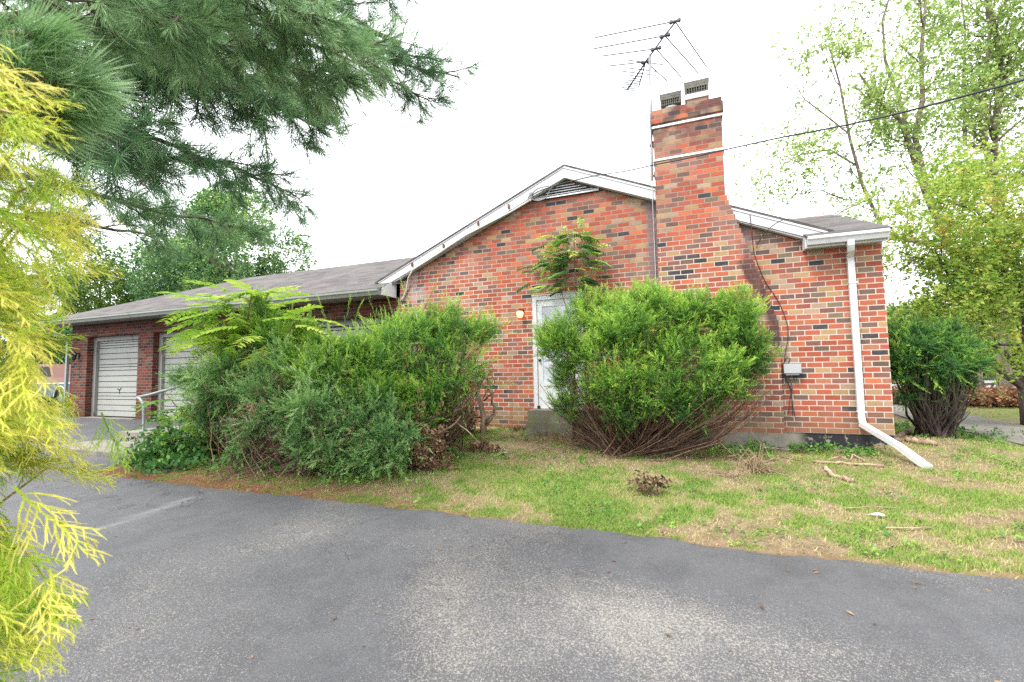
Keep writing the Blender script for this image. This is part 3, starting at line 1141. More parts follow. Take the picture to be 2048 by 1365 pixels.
# louvred gable vent
vt = MB()
vz0, vz1 = 4.205, 4.47
vl = lambda z: (ze - .28 - z) / SL + .03
vt.prism([(RX - vl(vz0), vz0), (RX + vl(vz0), vz0), (RX, ze - .28)], -.012, -.004)
vent = vt.build("gable_vent", M['dark'], house)
ls = MB()
n = 6
for i in range(n):
    z = vz0 + .005 + i * .047
    wd = vl(z + .03)
    if wd < .08:
        continue
    hh = .058 if i == 0 else .026
    ls.add([(RX - wd, -.055, z), (RX + wd, -.055, z), (RX + wd, -.016, z + hh), (RX - wd, -.016, z + hh),
            (RX - wd, -.050, z - .006), (RX + wd, -.050, z - .006), (RX + wd, -.013, z + hh - .006), (RX - wd, -.013, z + hh - .006)],
           [(0, 1, 2, 3), (7, 6, 5, 4), (4, 5, 1, 0), (3, 2, 6, 7), (4, 0, 3, 7), (1, 5, 6, 2)])
ls.build("louvre", M['white'], vent)

# eaves: soffit, fascia and gutter of the garage wing
mb = MB()
mb.box((-18.3, -.46, 2.60), (-5.82, .002, 2.615))
for i in range(1, 42):
    x = -18.3 + i * .30
    mb.box((x - .004, -.455, 2.594), (x + .004, -.003, 2.6))
mb.build("soffit", M['soffit'], house)


def gutter(name, x0, x1, yb, zt, mat, w=.115, h=.12, par=house):
    g = MB()
    prof = [(yb, zt), (yb, zt - h), (yb - w * .62, zt - h), (yb - w * .80, zt - h * .55), (yb - w, zt - h * .35), (yb - w, zt),
            (yb - w + .012, zt), (yb - w + .012, zt - h * .33), (yb - w * .72, zt - h * .5), (yb - w * .56, zt - h + .008), (yb - .006, zt - h + .008), (yb - .006, zt)]
    V = [(x0, a, b) for a, b in prof] + [(x1, a, b) for a, b in prof]
    m = len(prof)
    F = [(i, (i + 1) % m, (i + 1) % m + m, i + m) for i in range(m)]
    g.add(V, F)
    for x, e in ((x0, -.003), (x1, .003)):
        q = prof[:6]
        g.add([(x, a, b) for a, b in q] + [(x + e, a, b) for a, b in q],
              [tuple(range(6)), tuple(range(11, 5, -1))] + [(i, i + 6, (i + 1) % 6 + 6, (i + 1) % 6) for i in range(6)])
    return g.build(name, mat, par)


mb = MB().box((-18.3, -.485, 2.585), (-5.82, -.462, 2.70))
mb.build("fascia", M['gutter_old'], house)
gutter("gutter", -18.36, -5.815, -.487, 2.70, M['gutter_old'])
# white box end of the eave against the gable wall
mb = MB().prism([(-.487, 2.585), (.0, 2.585), (0.0, 2.955), (-.10, 2.915), (-.487, 2.72)], -5.812, -5.785, 'x')
mb.build("eave_end_board", M['white_clean'], house)
# right wing eave
mb = MB().box((1.675, -.186, 2.775), (2.64, -.001, 2.79))
mb.build("soffit", M['white'], house)
mb = MB().box((1.672, -.208, 2.755), (2.64, -.188, 2.885))
mb.build("fascia", M['white'], house)
gutter("gutter", 1.672, 2.648, -.210, 2.905, M['white'])
mb = MB().prism([(-.208, 2.755), (-.001, 2.755), (-.001, 3.02), (-.208, 2.92)], 1.656, 1.671, 'x')
mb.build("eave_end_board", M['white'], house)
mb = MB().prism([(-.20, 2.76), (2.5, 3.80), (2.5, 3.95), (-.20, 2.90)], 2.655, 2.675, 'x')
mb.build("rake_board", M['white'], house)

# downspouts
mb = MB()
mb.sweep([(2.20, -.262, 2.80), (2.202, -.26, 2.735), (2.21, -.22, 2.67), (2.236, -.085, 2.60), (2.245, -.052, 2.53), (2.248, -.05, 2.3), (2.25, -.05, 1.2), (2.25, -.05, .24), (2.26, -.08, .12)],
         .082, .062, [(0, -1, 0), (0, -1, 0), (0, -.5, -.9), (0, -.5, -.9), (0, -1, 0), (0, -1, 0), (0, -1, 0), (0, -1, 0), (0, -1, 0)])
ds = mb.build("downspout", M['white_clean'], house)
e1 = onground(1856, 936, .02)
p0 = np.array([2.255, -.07, .15])
mb = MB()
pm = p0 + (e1 - p0) * .58 + np.array([0, 0, .03])
pn = p0 + (e1 - p0) * .80 + np.array([.0, .02, .02])
mb.sweep([p0, p0 + (pm - p0) * .5, pm, pn, e1], .088, .062, (.2, -.3, 1))
mb.build("extension", M['white_clean'], ds)
for z in (2.2, .32):
    MB().box((2.20, -.088, z), (2.312, -.014, z + .022)).build("bracket", M['white'], ds)
mb = MB()
mb.sweep([(-18.2, -.50, 2.60), (-18.15, -.49, 2.52), (-17.80, -.12, 2.22), (-17.765, -.06, 2.12), (-17.765, -.06, 1.0), (-17.765, -.06, -.12)], .085, .065,
         [(0, -1, 0), (0, -1, 0), (0, -.4, .9), (0, -1, 0), (0, -1, 0), (0, -1, 0)])
mb.build("downspout", M['galv'], house)

# front storm door with frame, handle and pane
FY = -.012
mb = MB()
mb.box((DL, FY, DB), (DL + .075, .12, DT))
mb.box((DR_ - .075, FY, DB), (DR_, .12, DT))
mb.box((DL + .075, FY, DT - .08), (DR_ - .075, .12, DT))
mb.box((DL - .012, FY - .012, DT + .001), (DR_ + .012, -.001, DT + .016))
dframe = mb.build("door_frame", M['white'], house)
mb = MB()
x0, x1, z0, z1 = DL + .078, DR_ - .078, DB + .012, DT - .083
mb.box((x0, .012, z0), (x0 + .10, .045, z1))
mb.box((x1 - .10, .012, z0), (x1, .045, z1))
mb.box((x0 + .10, .012, z1 - .12), (x1 - .10, .045, z1))
mb.box((x0 + .10, .012, z0), (x1 - .10, .040, z0 + .40))
mb.box((x0 + .10, .004, z0 + .40), (x1 - .10, .046, z0 + .45))
mb.box((x0 - .002, .000, z0 - .012), (x1 + .002, .05, z0 + .002))
door = mb.build("door", M['white_clean'], house)
MB().box((x0 + .10, .024, z0 + .45), (x1 - .10, .030, z1 - .12)).build("pane", M['pane'], door)
mb = MB()
mb.lathe((x0 + .045, .012, 1.19), [(.026, 0), (.026, -.01), (.012, -.014), (.012, -.03), (.022, -.034), (.022, -.05), (.006, -.055)], 12, 'y')
mb.build("handle", M['black_metal'], door)
MB().box((DL + .06, -.02, DB + .005), (DL + .12, -.0125, DB + .05)).build("hinge", M['black_metal'], door)
mb = MB()
mb.box((DL - .02, -.33, -.25), (DR_ + .12, -.004, DB - .006))
step = mb.build("door_step", M['step'], house)
mb = MB()
mb.box((DL - .035, -.39, -.32), (DR_ + .30, -.3305, .095))
mb.build("lower_tread", M['step'], step)

# garage doors: timber frame, slatted leaf, handle
rg = random.Random(4)
for (a, b) in (D1, D2, D3):
    zb = -.19
    fr = MB()
    fr.box((a, .16, zb), (a + .14, .338, ZT))
    fr.box((b - .05, .16, zb), (b, .338, ZT))
    fr.box((a + .14, .16, ZT - .13), (b - .05, .338, ZT))
    fr.box((a, .335, zb - .05), (b, .35, zb + .01))
    fo = fr.build("garage_frame", M['gar_frame'], house)
    lf = MB()
    z = zb + .03
    zs = []
    while z < ZT - .16:
        h = min(rg.choice([.165, .165, .165, .10, .075]), ZT - .135 - z)
        lf.box((a + .145, .236, z + .020), (b - .055, .262, z + h))
        z += h
    MB().box((a + .142, .29, zb), (b - .052, .32, ZT - .128)).build("groove_shade_backing", M['dark'], house)  # dark sheet stands in for shade in the slat grooves
    gd = lf.build("garage_door", M['gar_door'], house)
    cx = (a + b) / 2
    h = MB()
    for q in range(3):
        an = q * 2.09 + .6
        h.tube([(cx, .235, .62), (cx + .10 * math.cos(an), .228, .62 + .10 * math.sin(an))], .012, 6)
    h.lathe((cx, .250, .62), [(.03, 0), (.03, -.02), (.012, -.024)], 10, 'y')
    h.build("handle", M['black_metal'], gd)
for (a, b) in (D1, D2, D3):
    MB().box((a - .02, -.10, -.5), (b + .02, .16, -.165)).build("garage_sill", M['concrete'], house)

# chimney (0.2 m proud of the wall) with a shoulder stepped course by course
CY = -.20
mb = MB()
c = .0813
xl, xr = -.445, .612
zsh0 = 46 * c                        # top of the shoulder
mb.prism([(xl, zsh0), (xr, zsh0), (xr, 62 * c), (xl, 62 * c)], CY, .55)
mb.prism([(xl - .012, 62 * c), (xr + .012, 62 * c), (xr + .012, 63 * c), (xl - .012, 63 * c)], CY - .012, .562)
mb.prism([(xl - .03, 63 * c), (xr + .03, 63 * c), (xr + .03, 65 * c), (xl - .03, 65 * c)], CY - .03, .58)
mb.prism([(xl - .012, 65 * c), (xr + .012, 65 * c), (xr + .012, 66 * c), (xl - .012, 66 * c)], CY - .012, .562)
x = xr
for i in range(46 - 1, -1, -1):
    z0 = i * c
    if z0 > 1.55:
        x = xr + (1.262 - xr) * min(1, (zsh0 - z0) / (zsh0 - 1.6))
    mb.prism([(xl, z0), (x, z0), (x, z0 + c), (xl, z0 + c)], CY, -.001 if z0 < 3.0 else .40)
chim = mb.build("chimney", M['chimney'], house)
MB().box((xl - .01, CY - .008, -.9), (1.30, -.0005, -.001)).build("chimney_footing", M['footing'], house)
for pa, pb in (((1307, 255), (1443, 231)), ((1311, 320), (1445, 300))):
    z = at(*pa, CY)[2] * .5 + at(*pb, CY)[2] * .5
    MB().box((xl - .02, CY - .016, z - .016), (xr + .02, .57, z + .016)).build("strap", M['strap'], chim)
ZC = 66 * c
# round flue with a hooded cap
fx = at(1341, 196, 0.1)[0]
mb = MB().lathe((fx, .12, ZC - .02), [(.115, 0), (.115, .13), (.135, .14), (.135, .17), (.10, .175)], 18)
fl = mb.build("flue", M['white_clean'], chim)


def hood(name, x, y, z, w, d, h, fl_, par):
    m = MB()
    a, b = w / 2, d / 2
    ra, rb = a * fl_, b * fl_
    bars = 9
    for sx, sy in ((0, -1), (0, 1), (-1, 0), (1, 0)):
        for i in range(bars):
            t = -1 + 2 * (i + .5) / bars
            if sy:
                p, q = (x + t * a, y + sy * b, z), (x + t * ra, y + sy * rb, z + h)
            else:
                p, q = (x + sx * a, y + t * b, z), (x + sx * ra, y + t * rb, z + h)
            m.tube([p, q], .0065, 4)
        for kk in range(5):
            f = (kk + .5) / 5
            aa, bb = a + (ra - a) * f, b + (rb - b) * f
            if sy:
                m.tube([(x - aa, y + sy * bb, z + h * f), (x + aa, y + sy * bb, z + h * f)], .005, 4)
            else:
                m.tube([(x + sx * aa, y - bb, z + h * f), (x + sx * aa, y + bb, z + h * f)], .005, 4)
    f0 = .50
    am, bm_ = a + (ra - a) * f0, b + (rb - b) * f0
    zm = z + h * f0
    q0 = [(x - am, y - bm_, zm), (x + am, y - bm_, zm), (x + am, y + bm_, zm), (x - am, y + bm_, zm)]
    q1 = [(x - ra - .004, y - rb - .004, z + h + .001), (x + ra + .004, y - rb - .004, z + h + .001), (x + ra + .004, y + rb + .004, z + h + .001), (x - ra - .004, y + rb + .004, z + h + .001)]
    m.add(q0 + q1, [(i, (i + 1) % 4, (i + 1) % 4 + 4, i + 4) for i in range(4)])
    m.add([(x - ra, y - rb, z + h), (x + ra, y - rb, z + h), (x + ra, y + rb, z + h), (x - ra, y + rb, z + h), (x, y, z + h + .05)],
          [(0, 1, 4), (1, 2, 4), (2, 3, 4), (3, 0, 4), (3, 2, 1, 0)])
    m.box((x - a * .96, y - b * .96, z + .012), (x + a * .96, y + b * .96, z + .03))
    for sx, sy in ((-1, -1), (1, -1), (1, 1), (-1, 1)):
        m.tube([(x + sx * a, y + sy * b, z), (x + sx * ra, y + sy * rb, z + h)], .011, 4)
    m.box((x - a * .55, y - b * .55, z + .05), (x + a * .55, y + b * .55, z + h * .8))
    return m.build(name, M['mesh_metal'], par)


hood("cap", fx, .12, ZC + .15, .30, .30, .20, 1.12, chim)
fx2 = at(1393, 190, .05)[0]
mb = MB().box((fx2 - .155, -.10, ZC - .02), (fx2 + .155, .22, ZC + .115))
mb.build("flue", M['clay'], chim)
MB().box((fx2 - .185, -.13, ZC + .116), (fx2 + .185, .25, ZC + .20)).build("flue_collar", M['white_clean'], chim)
hood("cap", fx2, .06, ZC + .205, .34, .34, .21, 1.10, chim)

# beige service conduit along the rake
cp = [at(1063, 399, -.15), at(1020, 425, -.15), at(930, 472, -.15), at(870, 512, -.15), at(826, 540, -.15), at(817, 556, -.08), at(813, 580, -.03), at(806, 598, -.03), at(800, 602, -.03)]
MB().tube(cp, .018, 8).build("conduit", M['conduit'], house, True)
for q in ((1018, 413), (957, 447), (888, 492), (825, 529)):
    p = at(*q, -.13)
    MB().box((p[0] - .015, -.165, p[2] - .05), (p[0] + .015, -.131, p[2] + .03)).build("conduit_strap", M['rusty'], house)
# ==HOUSE_END==

# ================================================================== THINGS ON AND ROUND THE HOUSE
k = NT("lamp_glow")
k.bsdf([1.0, .62, .22], .4, emit=[1.0, .50, .12], estr=1.6)
M['glow'] = k.m
# porch lantern, lit
lp = at(1040, 629, -.10)
L = thing("wall_lamp", (lp[0], 0, lp[2]), "small lit amber lantern on the brick beside the white door", "lamp")
mb = MB()
mb.box((lp[0] - .045, -.025, lp[2] - .02), (lp[0] + .045, -.002, lp[2] + .10))
mb.tube([(lp[0], -.02, lp[2] + .07), (lp[0], -.07, lp[2] + .10), (lp[0], -.10, lp[2] + .075)], .010, 8)
mb.lathe((lp[0], -.10, lp[2]), [(.062, .055), (.055, .07), (.02, .085), (.008, .10)], 14)
mb.build("bracket", M['black_metal'], L)
MB().lathe((lp[0], -.10, lp[2]), [(.018, -.065), (.045, -.05), (.06, -.01), (.06, .03), (.05, .054)], 16).build("globe", M['glow'], L, True)
# black lamp by the garage
lp = at(152, 712, -.07)
L = thing("wall_lamp", (lp[0], 0, lp[2]), "unlit black lantern on the garage pier", "lamp")
mb = MB().box((lp[0] - .05, -.03, lp[2] - .08), (lp[0] + .05, -.002, lp[2] + .08))
mb.tube([(lp[0], -.03, lp[2] + .05), (lp[0], -.09, lp[2] + .12), (lp[0], -.13, lp[2] + .10)], .012, 8)
mb.build("bracket", M['black_metal'], L)
MB().lathe((lp[0], -.13, lp[2]), [(.03, -.14), (.06, -.10), (.085, .06), (.03, .10), (.01, .13)], 8).build("lamp_shade", M['black_metal'], L)

# grey utility box with loose wires
b0, b1 = at(1567, 729, -.05), at(1601, 748, -.05)
U = thing("utility_box", (b0[0], 0, b1[2]), "grey plastic utility box on the brick with loose black wires", "box")
mb = MB().box((b0[0], -.085, b1[2]), (b1[0], -.002, b0[2]))
mb.box((b0[0] - .006, -.10, b1[2] + .012), (b1[0] + .006, -.0855, b0[2] + .006))
mb.box((b0[0] + .02, -.075, b1[2] - .02), (b1[0] - .02, -.01, b1[2] - .0005))
mb.build("housing", M['grey_plastic'], U)


def wire(mb, pts, Y, r=.006, n=40):
    P = np.array([at(p[0], p[1], Y if len(p) < 3 else p[2]) for p in pts])
    t = np.linspace(0, len(P) - 1, n)
    i = np.clip(t.astype(int), 0, len(P) - 2)
    f = (t - i)[:, None]
    P0, P1 = P[np.clip(i - 1, 0, len(P) - 1)], P[i]
    P2, P3 = P[i + 1], P[np.clip(i + 2, 0, len(P) - 1)]
    Q = .5 * ((2 * P1) + (-P0 + P2) * f + (2 * P0 - 5 * P1 + 4 * P2 - P3) * f ** 2 + (-P0 + 3 * P1 - 3 * P2 + P3) * f ** 3)
    mb.tube(Q, r, 6)
    return mb


for pts in ([(1568, 750), (1574, 765), (1582, 778), (1580, 800), (1577, 828)], [(1570, 750), (1577, 768), (1583, 790), (1585, 832)],
            [(1572, 752), (1584, 770), (1583, 795), (1590, 833)], [(1569, 752), (1580, 752), (1592, 760), (1595, 745)], [(1572, 735), (1580, 720), (1574, 716), (1567, 728)]):
    wire(MB(), pts, -.05, .0065).build("wire", M['cable'], U, True)

# phone wires down the wall
mb = MB()
wire(mb, [(1500, 430, -.14), (1504, 470, -.14), (1507, 498, -.03), (1511, 515, -.03), (1530, 562, -.02), (1555, 600, -.02), (1572, 640, -.03), (1576, 672, -.03), (1571, 705, -.03), (1568, 730, -.05)], -.03, .006, 90)
tag(mb.build("wall_cable", M['cable'], None, True), "thin black cable hanging in a curve down to the utility box", "cable")
mb = MB()
wire(mb, [(1580, 437, -.5), (1562, 442, -.3), (1545, 452, -.17), (1530, 466, -.15), (1519, 482, -.04), (1512, 497, -.03)], -.03, .006, 50)
tag(mb.build("wall_cable", M['cable'], None, True), "short grey cable arching over the rake board by the roof", "cable")
mb = MB()
wire(mb, [(1530, 730, -.22), (1534, 746, -.2), (1545, 754, -.12), (1560, 756, -.06), (1569, 750, -.06)], -.03, .006, 40)
tag(mb.build("wall_cable", M['cable'], None, True), "black wire sagging from the round yew to the utility box", "cable")

# service drop from the street pole to the gable
mb = MB()
pe = ad(2180, 112, 7.2)
sp = [(1061, 392, -.16), (1085, 380, -.25), (1130, 366, -.5), (1190, 352, -.8), (1250, 343, -1.1), (1310, 330, -1.4), (1380, 316, -1.7), (1450, 300, -2.0), (1560, 276, -2.4), (1660, 257, -2.8), (1760, 236, -3.15), (1860, 211, -3.5), (1960, 184, -3.85), (2048, 160, -4.15), (2180, 118, -4.6)]
wire(mb, sp, 0, .0085, 140)
sv = mb.build("service_cable", M['cable'], None, True)
tag(sv, "twisted black overhead power cable strung past the chimney", "cable")
mb = MB()
for pts in ([(1061, 392, -.17), (1066, 400, -.16), (1078, 402, -.15)], [(1078, 402, -.15), (1092, 396, -.15), (1100, 380, -.15), (1112, 370, -.2)], [(1061, 390, -.17), (1056, 398, -.16), (1062, 403, -.16)], [(1064, 388, -.17), (1075, 378, -.17), (1098, 372, -.2)]):
    wire(mb, pts, 0, .010, 20)
p = at(1062, 392, -.15)
mb.box((p[0] - .03, -.17, p[2] - .05), (p[0] + .03, -.135, p[2] + .06))
tag(mb.build("cable_bracket", M['alu']), "tangle of service wires and clamp on the rake beneath the gable vent", "bracket")

# TV antenna
MX, MY = at(1300, 290, -.12)[0] - .0, -.12
mt = at(1299.5, 112, MY)
A = thing("tv_antenna", (mt[0], MY, at(1303, 360, MY)[2]), "old rooftop TV antenna on a thin mast strapped to the chimney", "antenna")
mb0 = at(1304, 362, MY)
MB().tube([mb0, at(1302, 240, MY), mt + [0, 0, .03]], .022, 8).build("mast", M['alu'], A, True)
zA = mt[2]
P = lambda x, y, dz=0.: az(x, y, zA + dz)
MB().tube([P(1354, 41), P(1328, 73), P(1303, 108), P(1290, 125, -.0)], .016, 6).build("boom", M['alu'], A)
q0, q1 = P(1293, 122), az(1254, 181, zA - .05)
MB().tube([q0, q1], .016, 6).build("boom", M['black_metal'], A)
MB().tube([P(1291, 125), az(1277, 176, zA - .28)], .013, 6).build("boom", M['black_metal'], A)
for a, hub, b in (((1189, 76), (1350, 43), (1413, 134)), ((1187, 98), (1330, 72), (1397, 147)), ((1200, 113), (1312, 98), (1363, 155)), ((1213, 133), (1292, 124), (1334, 162))):
    e = MB()
    e.tube([P(*hub), P(*a)], .0105, 5)
    e.tube([P(*hub), P(*b)], .0105, 5)
    h = P(*hub)
    e.lathe((h[0] - .06, h[1], h[2] - .02), [(.028, 0), (.03, .04)], 8)
    e.lathe((h[0] + .06, h[1], h[2] - .02), [(.028, 0), (.03, .04)], 8)
    e.box((h[0] - .075, h[1] - .02, h[2] - .012), (h[0] + .075, h[1] + .02, h[2] + .012))
    e.build("element", M['dull_alu'], A)
bd = (q1 - q0)
for i, (t, hl, sl_) in enumerate([(.05, .34, 0), (.28, .30, 0), (.40, .36, 0), (.50, .14, 0), (.58, .14, 0), (.66, .14, 0), (.74, .14, 0), (.80, .14, 0), (.86, .14, 0), (.92, .14, 0), (.98, .14, 0)]):
    c0 = q0 + bd * t
    dd = unit(np.array([bd[1], -bd[0], 0]))
    MB().tube([c0 - dd * hl, c0 + dd * hl], .009, 5).build("element", M['black_metal'], A)
for px, py in ((1301, 292), (1303, 353)):
    mb = MB()
    p = at(px, py, MY)
    mb.box((p[0] - .02, MY - .025, p[2] - .015), (-.43, MY + .01, p[2] + .015))
    mb.box((-.462, MY - .05, p[2] - .05), (-.4455, MY + .05, p[2] + .05))
    mb.build("bracket", M['rusty'], A)
mb = MB()
wire(mb, [(1300, 130, -.14), (1302, 180, -.15), (1300, 240, -.15), (1303, 300, -.15), (1304, 360, -.15), (1305, 400, -.15), (1308, 470, -.03), (1311, 540, -.03), (1313, 575, -.03)], 0, .006, 80)
mb.build("lead_wire", M['white'], A, True)

# satellite dish on the garage eave
dp = at(98, 613, -.42)
S = thing("satellite_dish", (dp[0] + .05, -.42, 2.74), "small white satellite dish on the garage eave", "dish")
mb = MB()
ax = unit(np.array([.55, -.75, .35]))
Xd = unit(np.cross(ax, [0, 0, 1.]))
Yd = np.cross(Xd, ax)
V, F = [dp - ax * .06], []
for i, (r, h) in enumerate(((.15, .05), (.26, .01), (.34, -.06 + .10))):
    for j in range(20):
        a = j * math.pi / 10
        V.append(dp + (Xd * math.cos(a) * r + Yd * math.sin(a) * r * 1.1) + ax * (r * r * 1.1 - .06))
for j in range(20):
    F.append((0, 1 + j, 1 + (j + 1) % 20))
    for i in range(2):
        o, q = 1 + i * 20, 21 + i * 20
        F.append((o + j, q + j, q + (j + 1) % 20, o + (j + 1) % 20))
mb.add(V, F)
mb.build("reflector", M['white_clean'], S, True)
MB().tube([dp - Yd * .36 * 1.0, dp - Yd * .30 + ax * .45, dp + ax * .52], .016, 6).build("feed_arm", M['white_clean'], S)
q = dp + ax * .52
MB().box(q - .06, q + .06).build("feed_horn", M['white_clean'], S)
MB().tube([dp - ax * .05, dp - ax * .10 - Yd * .3, (dp[0] + .05, -.42, 2.735)], .022, 8).build("pole", M['galv'], S)

# pipe handrail
hb, ht = at(285, 896, -2.75), at(281, 797, -2.75)
hb[2] = float(ground(hb[0], hb[1])) - .1
hb2 = np.array([hb[0] + 2.35, -1.45, float(ground(hb[0] + 2.35, -1.45)) - .05])
r1 = at(388, 765, -1.6)
H = thing("handrail", hb, "bent grey pipe handrail at the overgrown steps", "railing")
MB().tube([hb, (hb[0], hb[1], ht[2] - .22), (hb[0] - .02, hb[1], ht[2] - .10), (hb[0] - .12, hb[1] - .0, ht[2] - .01), (hb[0] - .20, hb[1], ht[2] + .015)], .027, 10).build("post", M['galv'], H, True)
MB().tube([(hb[0] - .20, hb[1], ht[2] + .015), (hb[0] + .05, hb[1] + .06, ht[2] + .06), r1, r1 + (r1 - ht) * .5], .027, 10).build("rail", M['galv'], H, True)
MB().tube([hb2, (hb2[0], hb2[1], float(r1[2]) + .25)], .025, 8).build("post", M['galv'], H, True)

# two-tone pickup beyond the garage corner
vp = at(95, 765, 2.6)
zg = float(ground(vp[0], 2.6))
V_ = thing("pickup_truck", (vp[0], 2.6, zg), "old two-tone brown and blue pickup beyond the garage corner", "truck")
k = NT("truck_blue")
k.bsdf([.035, .075, .12], .3, spec=.6)
M['tblue'] = k.m
k = NT("truck_brown")
k.bsdf([.19, .085, .06], .35, spec=.6)
M['tbrown'] = k.m
x0 = vp[0] - 3.0
y0, y1 = 2.6, 4.5


def side(mb, prof, ya, yb):
    mb.prism(prof, ya, yb)


def body_prof(za, zb_, arch=True):
    pr = [(x0, za), (x0 + .55, za)]
    for q in range(7):
        a = math.pi - q * math.pi / 6
        pr.append((x0 + .95 + .42 * math.cos(a), za + .42 * math.sin(a)))
    pr += [(x0 + 3.45, za)]
    for q in range(7):
        a = math.pi - q * math.pi / 6
        pr.append((x0 + 3.95 + .42 * math.cos(a), za + .42 * math.sin(a)))
    pr += [(x0 + 5.2, za), (x0 + 5.2, zb_), (x0, zb_)]
    return pr


mb = MB()
side(mb, body_prof(zg + .42, zg + .98), y0, y1)
body = mb.build("body", M['tblue'], V_)
mb = MB()
side(mb, [(x0 + .02, zg + .981), (x0 + 5.18, zg + .981), (x0 + 5.16, zg + 1.22), (x0 + .04, zg + 1.22)], y0 + .01, y1 - .01)
mb.build("upper_body", M['tbrown'], V_)
mb = MB()
side(mb, [(x0 + 1.6, zg + 1.221), (x0 + 3.3, zg + 1.221), (x0 + 3.0, zg + 1.78), (x0 + 2.0, zg + 1.80)], y0 + .08, y1 - .08)
mb.build("cab", M['tbrown'], V_)
mb = MB()
side(mb, [(x0 + 1.85, zg + 1.26), (x0 + 3.05, zg + 1.26), (x0 + 2.88, zg + 1.68), (x0 + 2.1, zg + 1.70)], y0 + .07, y0 + .078)
mb.build("window", M['dark'], V_)
mb = MB()
mb.box((x0, y0 - .012, zg + .965), (x0 + 5.2, y0 - .001, zg + 1.0))
for xc in (x0 + .95, x0 + 3.95):
    mb.tube([(xc + .44 * math.cos(a), y0 - .005, zg + .42 + .44 * math.sin(a)) for a in np.linspace(0, math.pi, 14)], .02, 6)
mb.build("trim", M['white_clean'], V_)
for xc in (x0 + .95, x0 + 3.95):
    for yc in (y0 + .05, y1 - .27):
        t = MB().lathe((xc, yc, zg + .36), [(.2, .0), (.34, .0), (.36, .03), (.36, .19), (.34, .22), (.2, .22)], 20, 'y')
        wh = t.build("wheel", M['dark'], V_)
        MB().lathe((xc, yc, zg + .36), [(.19, .01), (.19, -.012), (.08, -.03)], 16, 'y').build("rim", M['galv'], wh)

# mailbox by the street
mp = at(1975, 764, 12.2)
zg = float(ground(mp[0], 12.2))
B_ = thing("mailbox", (mp[0], 12.2, zg), "dark rounded mailbox with a white number plate on a post", "mailbox")
u = depth(mp) / FPX
mb = MB()
wd, hh = 14 * u, 9 * u
V, F = [], []
for yy in (12.05, 12.3):
    pass
prof = []
for q in range(9):
    a = math.pi * q / 8
    prof.append((.10 * math.cos(a), .06 + .10 * math.sin(a)))
prof += [(-.10, -.10), (.10, -.10)]
mb.prism([(12.2 + p[0] * 1.0, mp[2] + p[1]) for p in prof], mp[0] - wd, mp[0] + wd, 'x')
mb.build("box", M['black_metal'], B_)
MB().box((mp[0] - wd * .55, 12.2 - .112, mp[2] - .04), (mp[0] + wd * .72, 12.2 - .1012, mp[2] + .045)).build("number_plate", M['white'], B_)
MB().box((mp[0] - wd - .012, 12.2 - .09, mp[2] - .10), (mp[0] - wd - .002, 12.2 + .09, mp[2] + .14)).build("door", M['grey_plastic'], B_)
mb = MB().box((mp[0] - wd * .8, 12.14, zg - .2), (mp[0] - wd * .8 + .09, 12.23, mp[2] - .101))
mb.tube([(mp[0] - wd * .7, 12.19, mp[2] - .5), (mp[0] + wd * .6, 12.19, mp[2] - .11)], .025, 6)
mb.build("post", M['wood_dark'], B_)
MB().tube([(mp[0] + .02, 12.17, mp[2] + .15), (mp[0] + .02, 12.17, mp[2] + .34)], .012, 6).build("flag", M['alu'], B_)

# ================================================================== FOLIAGE MATERIALS
F_YEW = foliage_mat("yew_needles", [(0, (.022, .070, .018)), (.3, (.075, .19, .030)), (.55, (.20, .40, .05)), (.8, (.40, .60, .085)), (1, (.56, .70, .14))], .26)
F_YEWD = foliage_mat("dark_yew_needles", [(0, (.018, .062, .022)), (.3, (.058, .17, .038)), (.55, (.145, .33, .055)), (.8, (.32, .53, .07)), (1, (.50, .68, .12))], .26)
F_JUN = foliage_mat("juniper_needles", [(0, (.042, .100, .034)), (.35, (.125, .26, .080)), (.6, (.24, .43, .135)), (.85, (.38, .56, .20)), (1, (.48, .62, .27))], .3)
F_CYP = foliage_mat("gold_cypress", [(0, (.050, .15, .018)), (.25, (.16, .34, .030)), (.5, (.36, .53, .045)), (.75, (.60, .64, .07)), (1, (.68, .60, .13))], .26)
F_PINE = foliage_mat("pine_needles", [(0, (.030, .085, .042)), (.35, (.085, .20, .085)), (.6, (.20, .37, .155)), (.85, (.36, .53, .25)), (1, (.48, .62, .32))], .2)
F_AIL = foliage_mat("bright_compound_leaf", [(0, (0.048, 0.123, 0.024)), (.3, (0.123, 0.285, 0.033)), (.55, (0.275, 0.456, 0.048)), (.8, (0.427, 0.570, 0.076)), (1, (0.551, 0.627, 0.114))], .4)
F_SAP = foliage_mat("sapling_leaf", [(0, (.025, .075, .035)), (.35, (.05, .14, .055)), (.6, (.12, .25, .08)), (.82, (.38, .56, .07)), (1, (.60, .68, .12))], .3)
F_WEED = foliage_mat("weed_leaf", [(0, (.022, .075, .022)), (.35, (.05, .15, .035)), (.65, (.12, .28, .05)), (1, (.28, .46, .08))], .3)
F_DOG = foliage_mat("dogwood_leaf", [(0, (.10, .215, .04)), (.3, (.23, .37, .065)), (.55, (.37, .49, .095)), (.82, (.53, .57, .13)), (.94, (.60, .46, .12)), (1, (.66, .30, .08))], .5)
F_MAP = foliage_mat("maple_leaf", [(0, (.11, .21, .05)), (.4, (.26, .40, .11)), (.7, (.42, .54, .17)), (1, (.56, .64, .27))], .45)
F_DEC = foliage_mat("dense_tree_leaf", [(0, (.025, .075, .04)), (.35, (.08, .19, .075)), (.6, (.19, .35, .11)), (.85, (.36, .52, .14)), (1, (.50, .62, .18))], .32)
